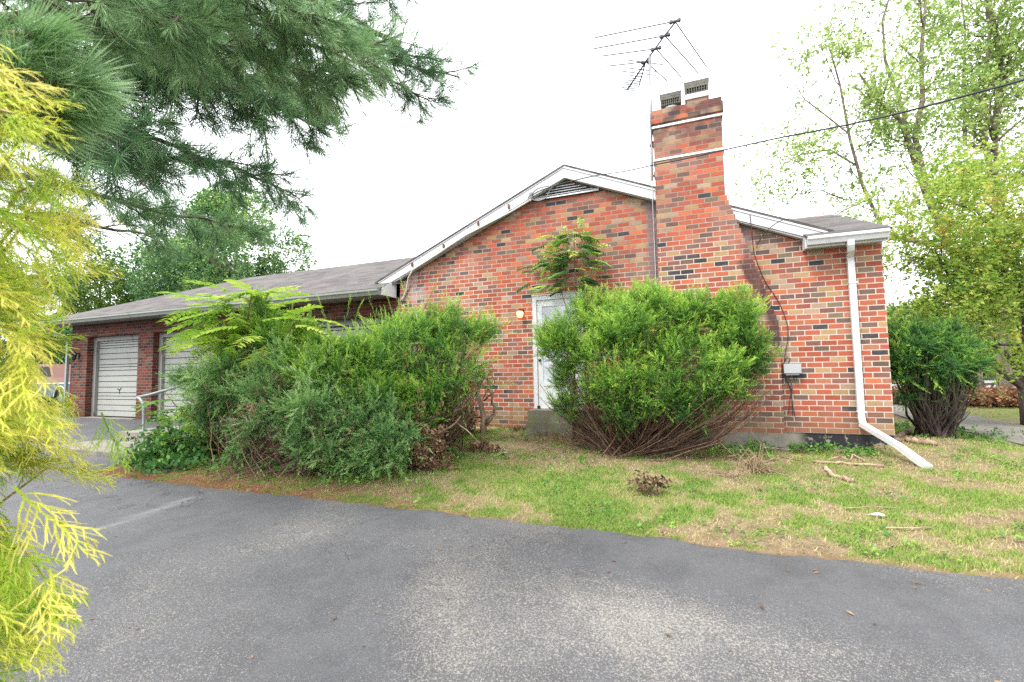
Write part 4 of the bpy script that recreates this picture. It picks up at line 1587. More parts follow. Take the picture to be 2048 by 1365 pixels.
F_FAR = foliage_mat("far_tree_leaf", [(0, (0.045, 0.099, 0.027)), (.4, (0.126, 0.225, 0.045)), (.7, (0.252, 0.360, 0.072)), (1, (0.414, 0.468, 0.108))], .35)
F_DEAD = foliage_mat("dead_leaf", [(0, (0.075, 0.041, 0.026)), (.35, (0.165, 0.094, 0.053)), (.65, (0.270, 0.165, 0.090)), (1, (0.420, 0.300, 0.180))], .15)
F_STRAW = foliage_mat("straw", [(0, (.24, .15, .08)), (.5, (.42, .31, .18)), (1, (.58, .47, .29))], .15)
F_GRASS = foliage_mat("grass_blade", [(0, (.10, .20, .03)), (.35, (.19, .33, .05)), (.6, (.31, .40, .09)), (.8, (.45, .40, .19)), (1, (.56, .46, .27))], .35)
F_LITTER = foliage_mat("pine_litter", [(0, (0.112, 0.044, 0.024)), (.5, (0.240, 0.104, 0.052)), (1, (0.368, 0.192, 0.104))], .1)
F_HEDGE = foliage_mat("brown_hedge_leaf", [(0, (0.098, 0.041, 0.026)), (.4, (0.210, 0.098, 0.056)), (.75, (0.345, 0.180, 0.098)), (1, (0.390, 0.300, 0.150))], .25)

S_YEW = t_shoot(18, .20, .055, 55, .35, 11)
S_JUN = t_shoot(16, .30, .05, 38, .45, 12)
S_LONG = t_shoot(26, .13, .035, 58, .4, 13)
S_TUFT = t_tuft(34, .008, 75, 14)
S_TUFTF = t_tuft(20, .016, 75, 15)
S_NEAR = t_tuft(90, .0055, 62, 16)
S_LEAF = t_leaves(7, .55, .34, 17)
S_LEAF1 = t_leaves(5, .62, .42, 18)
S_PIN = t_pinnate(9, 19, ll=.30, lw=.115)
S_PIND = t_pinnate(7, 20, droop=.5, ll=.42, lw=.15, fall=.55)
S_FR = [t_frond(21 + i, 17) for i in range(4)]


def gpt(px, py, dz=0.):
    p = onground(px, py)
    p[2] += dz
    return p


# ------------------------------------------------------------------ round yew before the wall
base = np.array([-.93, -.95, float(ground(-.93, -.95))])
cl = [clump(*q) for q in [(1165, 668, -1.15, 86, 66, .55), (1290, 660, -1.1, 125, 62, .75), (1430, 660, -1.0, 104, 62, .65), (1130, 700, -1.2, 54, 66, .45),
                          (1225, 725, -1.55, 85, 70, .45), (1370, 718, -1.5, 105, 58, .5), (1490, 690, -.95, 54, 66, .45), (1310, 618, -.9, 70, 30, .45),
                          (1190, 622, -.9, 56, 34, .4), (1425, 620, -.85, 70, 30, .4), (1250, 602, -.8, 30, 18, .25), (1370, 606, -.8, 40, 18, .25), (1480, 630, -.8, 40, 26, .3),
                          (1255, 785, -1.75, 32, 66, .16), (1342, 780, -1.7, 26, 48, .14), (1440, 768, -1.55, 40, 38, .2), (1132, 775, -1.25, 28, 50, .25), (1498, 738, -1.05, 34, 36, .3), (1240, 850, -1.6, 16, 22, .1), (1178, 790, -1.5, 18, 34, .12), (1390, 785, -1.6, 18, 34, .12), (1300, 770, -1.7, 24, 30, .12), (1205, 760, -1.6, 30, 34, .15), (1150, 815, -1.35, 16, 26, .12), (1215, 815, -1.75, 14, 34, .1), (1295, 822, -1.75, 14, 24, .1), (1365, 812, -1.7, 16, 28, .1), (1430, 815, -1.5, 22, 24, .12), (1470, 780, -1.3, 26, 26, .15), (1330, 800, -1.75, 12, 30, .1), (1265, 845, -1.7, 10, 16, .08), (1400, 850, -1.5, 12, 12, .08)]]
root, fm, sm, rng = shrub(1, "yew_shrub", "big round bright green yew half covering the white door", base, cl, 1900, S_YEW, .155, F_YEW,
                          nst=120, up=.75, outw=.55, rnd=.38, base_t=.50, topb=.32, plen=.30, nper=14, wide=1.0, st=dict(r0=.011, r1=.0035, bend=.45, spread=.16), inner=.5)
# extra low fan of bare twigs
ends = []
for _ in range(330):
    t = rng.random()
    c0 = at(1095 + 455 * t + rng.normal() * 12, 700 + 75 * rng.random() + 65 * (2 * t - 1) ** 2, -1.05 + rng.normal() * .42 - .25)
    ends.append(c0)
stems(rng, sm, base, ends, r0=.0085, r1=.003, bend=.62, spread=.20)
for _ in range(260):
    a = rng.uniform(0, 2 * math.pi)
    e = base + np.array([math.cos(a) * rng.uniform(.4, 1.35), math.sin(a) * rng.uniform(.2, .75), rng.uniform(.05, .55)])
    stems(rng, sm, base, [e], r0=.007, r1=.0025, bend=.5, spread=.18)
finish(root, fm, sm, F_YEW)

# ------------------------------------------------------------------ overgrown hedge to the left of the door
base = np.array([-4.15, -1.75, float(ground(-4.15, -1.75))])
cl = [clump(*q) for q in [(905, 665, -1.7, 82, 50, .5), (960, 668, -1.5, 40, 26, .25), (835, 662, -2.0, 58, 42, .45), (770, 678, -2.1, 48, 36, .45), (905, 735, -2.0, 80, 66, .55),
                          (810, 730, -2.3, 95, 80, .6), (720, 712, -2.4, 66, 50, .5), (690, 770, -2.6, 100, 70, .6), (860, 790, -2.15, 70, 50, .4), (640, 718, -2.5, 56, 42, .5), (760, 800, -2.5, 80, 52, .4)]]
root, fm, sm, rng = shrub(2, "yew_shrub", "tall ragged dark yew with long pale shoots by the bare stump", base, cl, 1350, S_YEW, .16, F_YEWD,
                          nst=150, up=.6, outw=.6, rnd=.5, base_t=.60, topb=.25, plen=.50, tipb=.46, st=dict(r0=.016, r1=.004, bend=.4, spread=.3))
for a, b in [((838, 650), (806, 573)), ((845, 625), (872, 570)), ((900, 665), (922, 598)), ((880, 690), (952, 628)), ((870, 720), (985, 652)), ((930, 720), (1010, 652)), ((800, 660), (772, 588)),
             ((758, 660), (740, 596)), ((890, 760), (1000, 716)), ((840, 700), (905, 640)), ((700, 660), (722, 610)), ((930, 700), (968, 612)), ((820, 790), (880, 705)), ((740, 740), (800, 690)), ((910, 690), (900, 610)),
             ((660, 660), (640, 605)), ((690, 650), (700, 600)), ((850, 760), (915, 700)), ((780, 760), (842, 700)), ((600, 690), (590, 640)), ((860, 800), (925, 755)), ((760, 680), (826, 630))]:
    Y0 = -2.35 + (a[0] - 650) * .0018
    A0, B0 = at(*a, Y0), at(*b, Y0 - .15)
    d = B0 - A0
    n_ = 9
    for t in np.linspace(.05, 1, n_):
        Pq = (A0 + d * t + np.array([0, 0, -.10 * (1 - t) * 0]))[None, :]
        X, Y, Z = frames(rng, (d / np.linalg.norm(d))[None, :] + rng.normal(size=(1, 3)) * .12)
        fm.inst(S_LONG[0], S_LONG[1], Pq, X, Y, Z, .17, .50 + .38 * t + rng.normal() * .04, S_LONG[2])
    sm.tube([A0 - d * .4, A0, B0], [.006, .005, .002], 4, .5)
for _ in range(150):
    e = at(rng.uniform(830, 960), rng.uniform(730, 850), -2.0 + rng.normal() * .3)
    stems(rng, sm, base + np.array([.15, -.1, 0]), [e], r0=.012, r1=.003, bend=.3, spread=.35)
finish(root, fm, sm, F_YEWD)

base = np.array([-5.25, -3.15, float(ground(-5.25, -3.15))])
cl = [clump(*q) for q in [(455, 745, -3.0, 95, 30, .45), (560, 738, -3.0, 100, 34, .5), (650, 768, -3.05, 95, 32, .45), (500, 785, -3.15, 120, 28, .5), (620, 808, -3.25, 120, 28, .5), (730, 822, -3.2, 105, 30, .5),
                          (420, 775, -2.95, 60, 26, .35), (372, 752, -2.9, 30, 16, .2), (560, 838, -3.35, 90, 20, .35), (670, 856, -3.4, 110, 24, .4), (770, 865, -3.2, 80, 26, .4), (640, 895, -3.5, 70, 16, .25), (740, 905, -3.35, 80, 22, .3), (690, 925, -3.5, 60, 16, .2), (480, 900, -3.4, 40, 14, .15), (430, 830, -3.1, 50, 20, .25), (510, 860, -3.3, 40, 14, .2), (800, 900, -3.0, 40, 24, .25)]]
root, fm, sm, rng = shrub(3, "juniper_shrub", "spreading blue-green juniper with bare twigs underneath", base, cl, 1600, S_JUN, .15, F_JUN,
                          nst=120, up=.22, outw=.75, rnd=.42, base_t=.58, topb=.2, plen=.46, wide=1.0, flat=.55, tipb=.46, st=dict(r0=.008, r1=.003, bend=.45, spread=.35))
for _ in range(300):
    e = at(rng.uniform(430, 760), rng.uniform(830, 900), -3.1 + rng.normal() * .3)
    stems(rng, sm, base + rng.normal(size=3) * np.array([.3, .1, 0]), [e], r0=.0055, r1=.002, bend=.5, spread=.3)
dm = MB()
Pd, Od, _ = shell(rng, cl, 150, .8)
plumes(rng, dm, Pd, unit(Od + rng.normal(size=Pd.shape) * .5), .26, 7, S_JUN, .10, .45 + rng.normal(size=len(Pd)) * .12, .9, .1)
dm.build("dead_twigs", F_DEAD, root)
finish(root, fm, sm, F_JUN)

# lighter feathery shrub between them
base = np.array([-5.0, -2.2, float(ground(-5.0, -2.2))])
cl = [clump(*q) for q in [(560, 690, -2.6, 70, 50, .5), (640, 740, -2.75, 80, 60, .5), (520, 650, -2.5, 40, 60, .4), (590, 668, -2.4, 52, 32, .4), (800, 840, -2.75, 76, 44, .35), (720, 800, -3.0, 90, 46, .35), (640, 790, -3.0, 80, 40, .3), (830, 800, -2.6, 60, 40, .3), (700, 730, -2.85, 70, 46, .4), (480, 700, -2.65, 40, 40, .35)]]
root, fm, sm, rng = shrub(4, "evergreen_shrub", "feathery mid green evergreen between the juniper and the tall yew", base, cl, 1500, S_JUN, .145, F_YEWD,
                          nst=60, up=.6, outw=.6, rnd=.5, base_t=.54, topb=.25, st=dict(r0=.014, r1=.004, bend=.3, spread=.3))
finish(root, fm, sm, F_YEW)


def compound_plant(seed, name, label, cat, base, stemsP, leaves, tmpl, fmat, tint=.5, tv=.14, size=(.45, .65), Yj=.3, group=None, smat=None):
    """stems as polylines of pixels at a depth, compound leaves at pixel spots with a direction"""
    rng = np.random.default_rng(seed)
    root = thing(name, base, label, cat, group)
    sb, lb = MB(), MB()
    for pl, Y, r in stemsP:
        P = [np.array(base)] + [at(a, b, Y) for a, b in pl]
        sb.tube(P, np.linspace(r, r * .4, len(P)), 6, .5)
    for (px, py, Y, ang, el) in leaves:
        Pq = at(px, py, Y)[None, :]
        d = np.array([[math.cos(ang), math.sin(ang), el]])
        X, Yv, Z = frames(rng, d + rng.normal(size=(1, 3)) * .1, flat=.85)
        lb.inst(tmpl[0], tmpl[1], Pq, X, Yv, np.abs(Z[:, 2:3]) / Z[:, 2:3] * Z if abs(Z[0, 2]) > 1e-3 else Z, rng.uniform(*size), tint + rng.normal() * tv, tmpl[2])
    sb.build("stem", smat or M['twig'], root, True)
    lb.build("foliage", fmat, root)
    return root


rng = np.random.default_rng(50)
lv = []
for _ in range(62):
    px, py = rng.uniform(395, 565), rng.uniform(575, 710)
    if abs(px - 485) / 90 + abs(py - 630) / 100 > 1.5:
        continue
    a = math.atan2(0, 1)
    dx, dy = (px - 490), (640 - py)
    ang = rng.uniform(0, 2 * math.pi) if rng.random() < .35 else math.atan2(rng.normal() * .6, dx / 60)
    lv.append((px, py, -2.85 + rng.normal() * .35, ang, .02 + dy / 260 + rng.normal() * .18))
for q in [(470, 660, -2.9, math.pi * .98, .1), (450, 610, -2.9, math.pi, .25), (440, 640, -3.0, math.pi, .0), (430, 690, -3.0, math.pi, -.1), (500, 592, -2.8, .6, .45), (515, 590, -2.8, 1.6, .6), (560, 640, -2.9, .1, .3), (590, 650, -2.9, 0, .2), (600, 640, -2.8, .3, .2),
          (460, 600, -2.9, math.pi * .9, .35), (500, 600, -2.9, math.pi, .5), (540, 600, -2.9, .2, .5), (470, 690, -3.0, math.pi, -.15), (440, 630, -3.1, -2.6, .1)]:
    lv.append(q)
gb = np.array([-6.6, -2.5, float(ground(-6.6, -2.5))])
compound_plant(51, "ailanthus_sapling", "bright yellow-green ailanthus sapling with long feathered leaves before the garage", "sapling", gb,
               [([(480, 800), (490, 680), (505, 575)], -2.8, .022), ([(470, 780), (450, 680), (430, 620)], -2.9, .016), ([(510, 760), (560, 680), (600, 640)], -2.8, .016)], lv, S_PIN, F_AIL, .56, .13, (.50, .78))
lv = []
for _ in range(46):
    px, py = rng.normal(375, 34), rng.uniform(795, 905)
    lv.append((px, py, -3.05 + rng.normal() * .25, rng.uniform(0, 6.28), rng.normal() * .35))
gb = np.array([-7.4, -3.0, float(ground(-7.4, -3.0))])
compound_plant(52, "ailanthus_sapling", "low leafy ailanthus sprout around the pipe handrail", "sapling", gb,
               [([(385, 860), (350, 810), (330, 785)], -3.0, .014), ([(390, 860), (380, 810)], -3.0, .012)], lv, S_PIN, F_AIL, .36, .15, (.32, .5))
# drooping vine on the wall above the yew
lv = []
for _ in range(110):
    py = rng.uniform(465, 580)
    hw = 30 + (py - 465) * .30
    px = 1145 + rng.normal() * hw * .62
    lv.append((px, py, -.32 + rng.normal() * .12, (0 if px > 1145 else math.pi) + rng.normal() * .45, .08 + rng.normal() * .2))
gb = np.array([-1.9, -.45, float(ground(-1.9, -.45))])
rt_ = compound_plant(53, "sapling", "drooping dark-leaved sapling rising against the brick above the round yew", "sapling", gb,
                     [([(1150, 700), (1152, 580), (1148, 500), (1150, 452)], -.28, .018), ([(1150, 640), (1180, 560), (1195, 490)], -.28, .010), ([(1140, 640), (1115, 560), (1085, 520)], -.28, .010)], lv, S_PIND, F_SAP, .54, .15, (.20, .31))
lb = MB()
for (px, py) in [(1155, 442), (1160, 450), (1148, 458), (1120, 470), (1128, 463), (1113, 475), (1140, 470), (1165, 466), (1150, 480), (1095, 492), (1100, 500), (1130, 485), (1175, 488), (1190, 484), (1200, 492), (1185, 500), (1115, 510), (1090, 520), (1078, 534), (1210, 498), (1070, 540), (1085, 530), (1125, 520), (1140, 500), (1105, 540), (1195, 515)]:
    for _ in range(4):
        Pq = at(px + rng.normal() * 5, py + rng.normal() * 4, -.30 + rng.normal() * .05)[None, :]
        X, Y, Z = frames(rng, rng.normal(size=(1, 3)) * [1, .5, .4] + [0, -.4, -.3], flat=.6)
        lb.inst(S_LEAF1[0], S_LEAF1[1], Pq, X, Y, Z, .085, .78 + rng.normal() * .12, S_LEAF1[2])
lb.build("young_leaves", F_SAP, rt_)


# ------------------------------------------------------------------ low weeds, stump, dead stalks
def weed_patch(seed, name, label, cat, spots, n, size, tmpl, fmat, tint=.45, hz=.25, smat=None, tv=.13, group=None, stemn=0, split=False):
    """one thing per heap; 'split' makes every spot a thing of its own (alike, so one label and group)"""
    if split:
        for i, sp_ in enumerate(spots):
            weed_patch(seed * 10 + i, name, label, cat, [sp_], n, size, tmpl, fmat, tint, hz, smat, tv, label, stemn)
        return
    rng = np.random.default_rng(seed)
    c0 = gpt(*spots[0][:2])
    root = thing(name, c0, label, cat, group)
    lb, sb = MB(), MB()
    for (px, py, r, h) in spots:
        g = gpt(px, py)
        kk = int(n)
        P = g + np.stack([rng.normal(size=kk) * r, rng.normal(size=kk) * r * .8, rng.random(kk) * 0], 1)
        P[:, 2] = ground(P[:, 0], P[:, 1]) + rng.random(kk) ** .8 * h + .01
        X, Y, Z = frames(rng, rng.normal(size=P.shape) + [0, 0, .5], flat=.45)
        lb.inst(tmpl[0], tmpl[1], P, X, Y, Z, size * rng.uniform(.7, 1.3, kk), tint + rng.normal(size=kk) * tv, tmpl[2])
        for q in range(stemn):
            e = P[rng.integers(kk)]
            sb.tube([g + np.append(rng.normal(size=2) * r * .4, -.02), (g + e) / 2 + rng.normal(size=3) * .03, e], [.006, .004, .002], 4, rng.random(), cap=False)
    lb.build("foliage", fmat, root)
    if stemn:
        sb.build("stems", smat or M['twig'], root)
    return root


weed_patch(60, "weed_clump", "broad-leaved green weeds crowding the foot of the handrail", "weeds", [(330, 918, .30, .40), (400, 912, .35, .45), (370, 890, .35, .55), (300, 930, .2, .25), (440, 900, .3, .4), (345, 938, .25, .15)], 110, .13, S_LEAF1, F_WEED, .42, stemn=12)
weed_patch(61, "weed_clump", "small green weeds under the juniper at the asphalt edge", "weeds", [(640, 945, .25, .16), (740, 950, .3, .18), (700, 938, .25, .2), (560, 940, .3, .14), (480, 938, .3, .12), (790, 930, .2, .25)], 60, .09, S_LEAF1, F_WEED, .5, stemn=4, split=True)
weed_patch(62, "weed_clump", "bluish lobed-leaf weed beside the dead brown plant", "weeds", [(808, 940, .10, .16)], 26, .13, S_LEAF1, F_JUN, .75, stemn=5)
weed_patch(63, "weed_clump", "tufts of green weeds along the foot of the block footing", "weeds", [(1500, 905, .16, .12), (1600, 905, .2, .12), (1660, 905, .2, .12), (1470, 915, .18, .14), (1720, 915, .15, .1), (1560, 900, .15, .1)], 45, .075, S_LEAF1, F_WEED, .6, stemn=3, split=True)
weed_patch(64, "dark_weed", "withered dark weed standing alone in the lawn", "weeds", [(1303, 992, .10, .17)], 34, .085, S_LEAF1, F_DEAD, .02, stemn=10, tv=.05)
weed_patch(65, "weed_clump", "green ivy and seedlings among the dead stalks by the stump", "weeds", [(905, 870, .18, .3), (870, 895, .2, .22), (930, 850, .14, .3), (850, 860, .2, .4), (890, 920, .12, .12)], 48, .10, S_LEAF1, F_WEED, .55, stemn=6, split=True)
weed_patch(66, "grass_tuft", "tuft of long green grass at the foot of the brick beside the stump", "grass", [(1000, 842, .12, .18)], 70, .16, t_shoot(5, .9, .05, 25, .2, 5), F_WEED, .5)
weed_patch(67, "leaf_pile", "low drift of dry brown leaves below the round yew", "leaves", [(1200, 885, .35, .06), (1300, 892, .4, .05), (1130, 880, .3, .05), (1400, 895, .3, .04)], 130, .06, S_LEAF1, F_DEAD, .4, split=True)
weed_patch(68, "leaf_pile", "rusty dead foliage under the juniper", "leaves", [(430, 905, .22, .30), (470, 895, .25, .30), (530, 905, .3, .2)], 110, .08, S_LEAF1, F_LITTER, .45, stemn=8)
weed_patch(69, "weed_clump", "low green seedlings on the bare soil beside the dark right yew", "weeds", [(1850, 862, .35, .08), (1900, 868, .4, .08), (1815, 858, .2, .1), (1960, 880, .4, .06)], 60, .07, S_LEAF1, F_WEED, .45, split=True)
weed_patch(70, "leaf_pile", "scattered chips and dead leaves by the concrete step", "leaves", [(1045, 858, .09, .05), (1030, 862, .08, .03)], 40, .05, S_LEAF1, F_DEAD, .25)


def dead_plant(seed, name, label, cat, px, py, n, hx, hz, lean, mat, leafmat=None, r=.006, nl=0):
    rng = np.random.default_rng(seed)
    g = gpt(px, py)
    root = thing(name, g, label, cat)
    sb = MB()
    tips = []
    for _ in range(n):
        e = g + np.array([rng.normal() * hx + lean, rng.normal() * hx * .6, abs(rng.normal()) * hz])
        m = (g + e) / 2 + rng.normal(size=3) * hx * .35 + [0, 0, hz * .4]
        P = [g + np.append(rng.normal(size=2) * hx * .4, -.02), m, e, e + rng.normal(size=3) * hx * .3 - [0, 0, hz * .15]]
        sb.tube(P, [r, r * .8, r * .6, r * .3], 4, rng.random(), cap=False)
        tips += [(m, e - m), (e, e - m)]
    sb.build("stems", mat, root)
    if nl:
        lb = MB()
        leaf_tips(rng, lb, tips, S_LEAF1, .085, nl, hx * .25, .45, .2)
        lb.build("dead_leaves", leafmat, root)
    return root


dead_plant(71, "dead_shrub", "withered brown shrub heap at the asphalt end of the hedge", "shrub", 845, 940, 90, .20, .40, -.02, M['wood_dark'], F_DEAD, .006, 3)
dead_plant(72, "dead_shrub", "dry brown leaf stalks drooping beside the bare stump", "shrub", 930, 868, 70, .16, .42, 0, M['wood_dark'], F_DEAD, .006, 2)
dead_plant(73, "dead_shrub", "small dried stalk with curled brown leaves in the hedge", "shrub", 850, 862, 16, .10, .55, -.1, M['wood_dark'], F_DEAD, .006, 3)
dead_plant(74, "dry_weed_pile", "pale heap of dry pulled weed stems on the lawn below the yew", "weeds", 1515, 945, 95, .17, .14, 0, M['straw_stem'], None, .0042, 0)
dead_plant(75, "dry_weed_pile", "thin tangle of dry twigs on the bare lawn beside the weed heap", "weeds", 1460, 955, 36, .16, .06, 0, M['wood_pale'], None, .004)
dead_plant(76, "dry_weed_pile", "scrap of dead brown twigs by the sawdust", "weeds", 960, 905, 45, .14, .07, 0, M['wood_dark'], F_DEAD, .005, 1)

# bare stump with looping cut limbs
g = gpt(962, 868)
St = thing("stump", g, "bare pale stump with twisted cut limbs against the brick", "stump")
def pxl(pts, Y):
    return [at(a, b, Y + d) for a, b, d in pts]
MB().tube(pxl([(966, 866, 0), (968, 838, 0), (962, 810, 0), (955, 788, -.02), (958, 772, 0), (966, 755, .05), (975, 738, .1)], -1.15), [.06, .05, .042, .04, .035, .03, .026], 9).build("trunk", M['wood_pale'], St, True)
mb = MB()
mb.tube(pxl([(966, 770, 0), (978, 778, -.05), (985, 792, -.06), (984, 808, -.05), (990, 815, 0), (988, 830, 0), (970, 848, 0)], -1.15), [.018, .02, .021, .02, .022, .026, .04], 8)
mb.tube(pxl([(968, 802, 0), (978, 792, -.03), (990, 784, -.03), (992, 778, 0)], -1.15), [.016, .015, .013, .011], 7)
mb.tube(pxl([(978, 765, .02), (984, 778, .02), (988, 770, 0), (990, 760, 0), (984, 752, 0)], -1.12), [.013, .013, .012, .010, .007], 7)
mb.tube(pxl([(966, 798, 0), (972, 786, .05), (976, 778, .05)], -1.12), [.012, .011, .010], 7)
mb.tube(pxl([(972, 850, 0), (982, 838, 0), (992, 812, 0)], -1.13), [.035, .032, .026], 8)
mb.build("limb", M['wood_pale'], St, True)


def branch_on_ground(name, label, pts, r, mat, lift=.02):
    P = []
    for q in pts:
        p = onground(q[0], q[1])
        p[2] += lift + (q[2] if len(q) > 2 else 0)
        P.append(p)
    P = np.array(P)
    t = np.linspace(0, len(P) - 1, len(P) * 5)
    i = np.clip(t.astype(int), 0, len(P) - 2)
    Q = P[i] + (P[i + 1] - P[i]) * (t - i)[:, None]
    rr = np.random.default_rng(len(label))
    Q += rr.normal(size=Q.shape) * r * .25
    o = MB().tube(Q, r * rr.uniform(.75, 1.15, len(Q)), 8).build(name, mat, None, True)
    return tag(o, label, "stick")


branch_on_ground("stick", "long straight pale stick on the lawn before the tarred footing", [(1626, 926), (1690, 931), (1768, 936)], .018, M['wood_pale'])
branch_on_ground("stick", "curved brown stick behind the long straight one", [(1655, 922), (1680, 920, .03), (1702, 924), (1706, 918, .05), (1730, 925)], .012, M['wood_pale'], .01)
branch_on_ground("stick", "short splintered pale log on bare dirt", [(1649, 948, .05), (1668, 956), (1690, 962), (1706, 967)], .026, M['wood_pale'])
branch_on_ground("stick", "thick brown limb lying at the house corner", [(1778, 880), (1800, 876), (1822, 870, .05)], .035, M['wood_dark'], .03)
branch_on_ground("log", "pale split log lying past the downspout", [(1815, 885), (1845, 889), (1872, 892)], .040, M['wood_pale'], .03)
branch_on_ground("log", "short pale log end lying beneath the thick brown limb", [(1776, 882), (1800, 884)], .035, M['wood_pale'], .02)
branch_on_ground("stick", "thin twig on the lawn beside the concrete walk", [(1960, 909), (2000, 922), (2038, 936)], .010, M['wood_pale'], .01)
branch_on_ground("stick", "thin straight twig low in the green lawn", [(1768, 1060), (1820, 1062), (1862, 1060)], .007, M['wood_pale'], .02)
branch_on_ground("stick", "thin dry stem above the scrap of white paper", [(1690, 1022), (1745, 1018), (1800, 1022)], .005, M['wood_pale'], .02)
branch_on_ground("stick", "thin pale twig left of the splintered log", [(1565, 916), (1590, 921), (1612, 925)], .008, M['wood_pale'], .01)
mb = MB()
mb.tube([at(826, 895, -2.6), at(845, 882, -2.55), at(872, 868, -2.5), (at(900, 855, -2.4)), at(912, 846, -2.35), at(922, 832, -2.3)], [.017, .016, .017, .015, .012, .008], 8)
mb.tube([at(912, 846, -2.35), at(935, 862, -2.35), at(960, 888, -2.35)], [.012, .009, .005], 6)
tag(mb.build("dead_branch", M['wood_pale'], None, True), "long arching bare tan branch over the withered heap", "branch")
for nm, lb_, px, py, s_ in (("paper_scrap", "crumpled white paper scrap beside the sawdust", 1006, 907, .045), ("paper_scrap", "small white paper scrap in the green lawn under the dry stem", 1757, 1031, .030)):
    p = onground(px, py, .02)
    r_ = np.random.default_rng(px)
    V = p + r_.normal(size=(12, 3)) * np.array([s_, s_ * .7, s_ * .35]) + [0, 0, .012]
    tag(MB().add(V, [(0, 1, 2), (2, 3, 4), (4, 5, 6), (6, 7, 8), (8, 9, 10), (10, 11, 0), (1, 3, 5), (7, 9, 11), (0, 4, 8)]).build(nm, M['paper']), lb_, "paper")

# rusty iron stake by the chimney
p = at(1437, 880, -.36)
q = at(1441, 858, -.30)
mb = MB().sweep([p - [0, 0, .12], p, q], .05, .03, (0, -1, 0))
tag(mb.build("iron_stake", M['rusty']), "short rust-red stake leaning on the chimney footing", "stake")

# ------------------------------------------------------------------ dark yew round the corner
base = np.array([3.45, .95, float(ground(3.45, .95))])
cl = [clump(*q) for q in [(1830, 690, .7, 50, 34, .5), (1890, 690, .9, 46, 30, .45), (1840, 735, .7, 60, 30, .5), (1905, 735, 1.0, 44, 24, .4), (1800, 725, .6, 26, 50, .35), (1850, 662, .9, 44, 20, .35), (1925, 700, 1.2, 34, 16, .25),
                          (1950, 722, 1.3, 24, 10, .2), (1860, 770, .7, 40, 18, .3), (1930, 765, 1.1, 26, 12, .2), (1805, 800, .6, 16, 14, .15), (1790, 668, .7, 16, 22, .2), (1900, 655, 1.0, 24, 12, .2)]]
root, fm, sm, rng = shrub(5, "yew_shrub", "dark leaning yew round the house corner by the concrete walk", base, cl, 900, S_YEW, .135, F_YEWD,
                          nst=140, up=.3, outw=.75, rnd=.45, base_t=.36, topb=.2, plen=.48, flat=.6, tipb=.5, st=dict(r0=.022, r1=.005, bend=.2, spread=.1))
for _ in range(120):
    e = at(rng.uniform(1830, 1945), rng.uniform(770, 835), .8 + rng.normal() * .3)
    stems(rng, sm, base, [e], r0=.016, r1=.003, bend=.25, spread=.10)
finish(root, fm, sm, F_YEWD, M['bark_dark'])

# ------------------------------------------------------------------ dogwood overhanging from the street side
rng = np.random.default_rng(80)
tb = at(2062, 870, 3.6)
tb[2] = float(ground(tb[0], tb[1])) - .1
D = thing("dogwood_tree", tb, "spreading yellow-green dogwood beside the concrete walk", "tree")
tr, tips = MB(), []
Y0 = tb[1]
trunk = [tb, at(2056, 820, Y0), at(2050, 775, Y0)]
tr.tube(trunk, [.13, .115, .10], 10, .5)
tr.build("trunk", M['bark_dark'], D, True)
br = MB()
limbs = [([(2050, 778), (2010, 750), (1985, 725), (1960, 706), (1945, 690), (1935, 650), (1928, 600)], -.3, .07),
         ([(2050, 770), (2030, 735), (2010, 705), (1985, 690), (1955, 680), (1910, 655)], .3, .05),
         ([(2054, 790), (2052, 700), (2050, 640), (2040, 560), (2030, 480)], 0., .07), ([(1960, 706), (1930, 640), (1900, 560), (1870, 500)], -.9, .035),
         ([(2050, 690), (2000, 690), (1960, 640), (1900, 630), (1850, 632)], -.6, .03), ([(2040, 600), (1990, 560), (1930, 540), (1860, 520), (1830, 515)], -.8, .03),
         ([(2045, 560), (2000, 480), (1950, 420), (1880, 400)], -.4, .03), ([(2045, 500), (2010, 420), (1990, 350), (1960, 320)], 0.2, .03), ([(2048, 640), (2080, 560), (2100, 460)], .3, .03)]
for pl, dy, r in limbs:
    P = np.array([at(a, b, Y0 + dy * (i / (len(pl) - 1))) for i, (a, b) in enumerate(pl)])
    br.tube(P, np.linspace(r, r * .3, len(P)), 7, .5, cap=False)
    for i in range(1, len(P)):
        if pl[i][1] > 645:
            continue
        for _ in range(3):
            q = P[i - 1] + (P[i] - P[i - 1]) * rng.random()
            d = unit(P[i] - P[i - 1]) * .5 + rng.normal(size=3) * [.8, .8, .35]
            branchy(rng, br, q, d, rng.uniform(.6, 1.2), r * .3, 1, tips, .3, .05, (3, 5), .55, 4, .8)
# leafy layers across the crown
for _ in range(400):
    px, py = rng.uniform(1775, 2120), rng.uniform(270, 690)
    edge = 1775 + max(0, (470 - py)) * .95 if py < 470 else 1775 + max(0, py - 620) * 1.4
    if px < edge + rng.normal() * 14:
        continue
    if px > 1950 and py > 630:
        continue
    if vnoise(px, py, 58, 41) < .42 or (px > 1880 and py > 600) or py > 655:
        continue
    tips.append((at(px, py, Y0 + rng.normal() * .9 - .3), np.array([rng.normal(), rng.normal(), .1])))
br.build("branches", M['bark_dark'], D)
lb = MB()
leaf_tips(rng, lb, tips, S_LEAF, .13, 4, .16, .52, .15, .65, .1)
lb.build("crown", F_DOG, D)


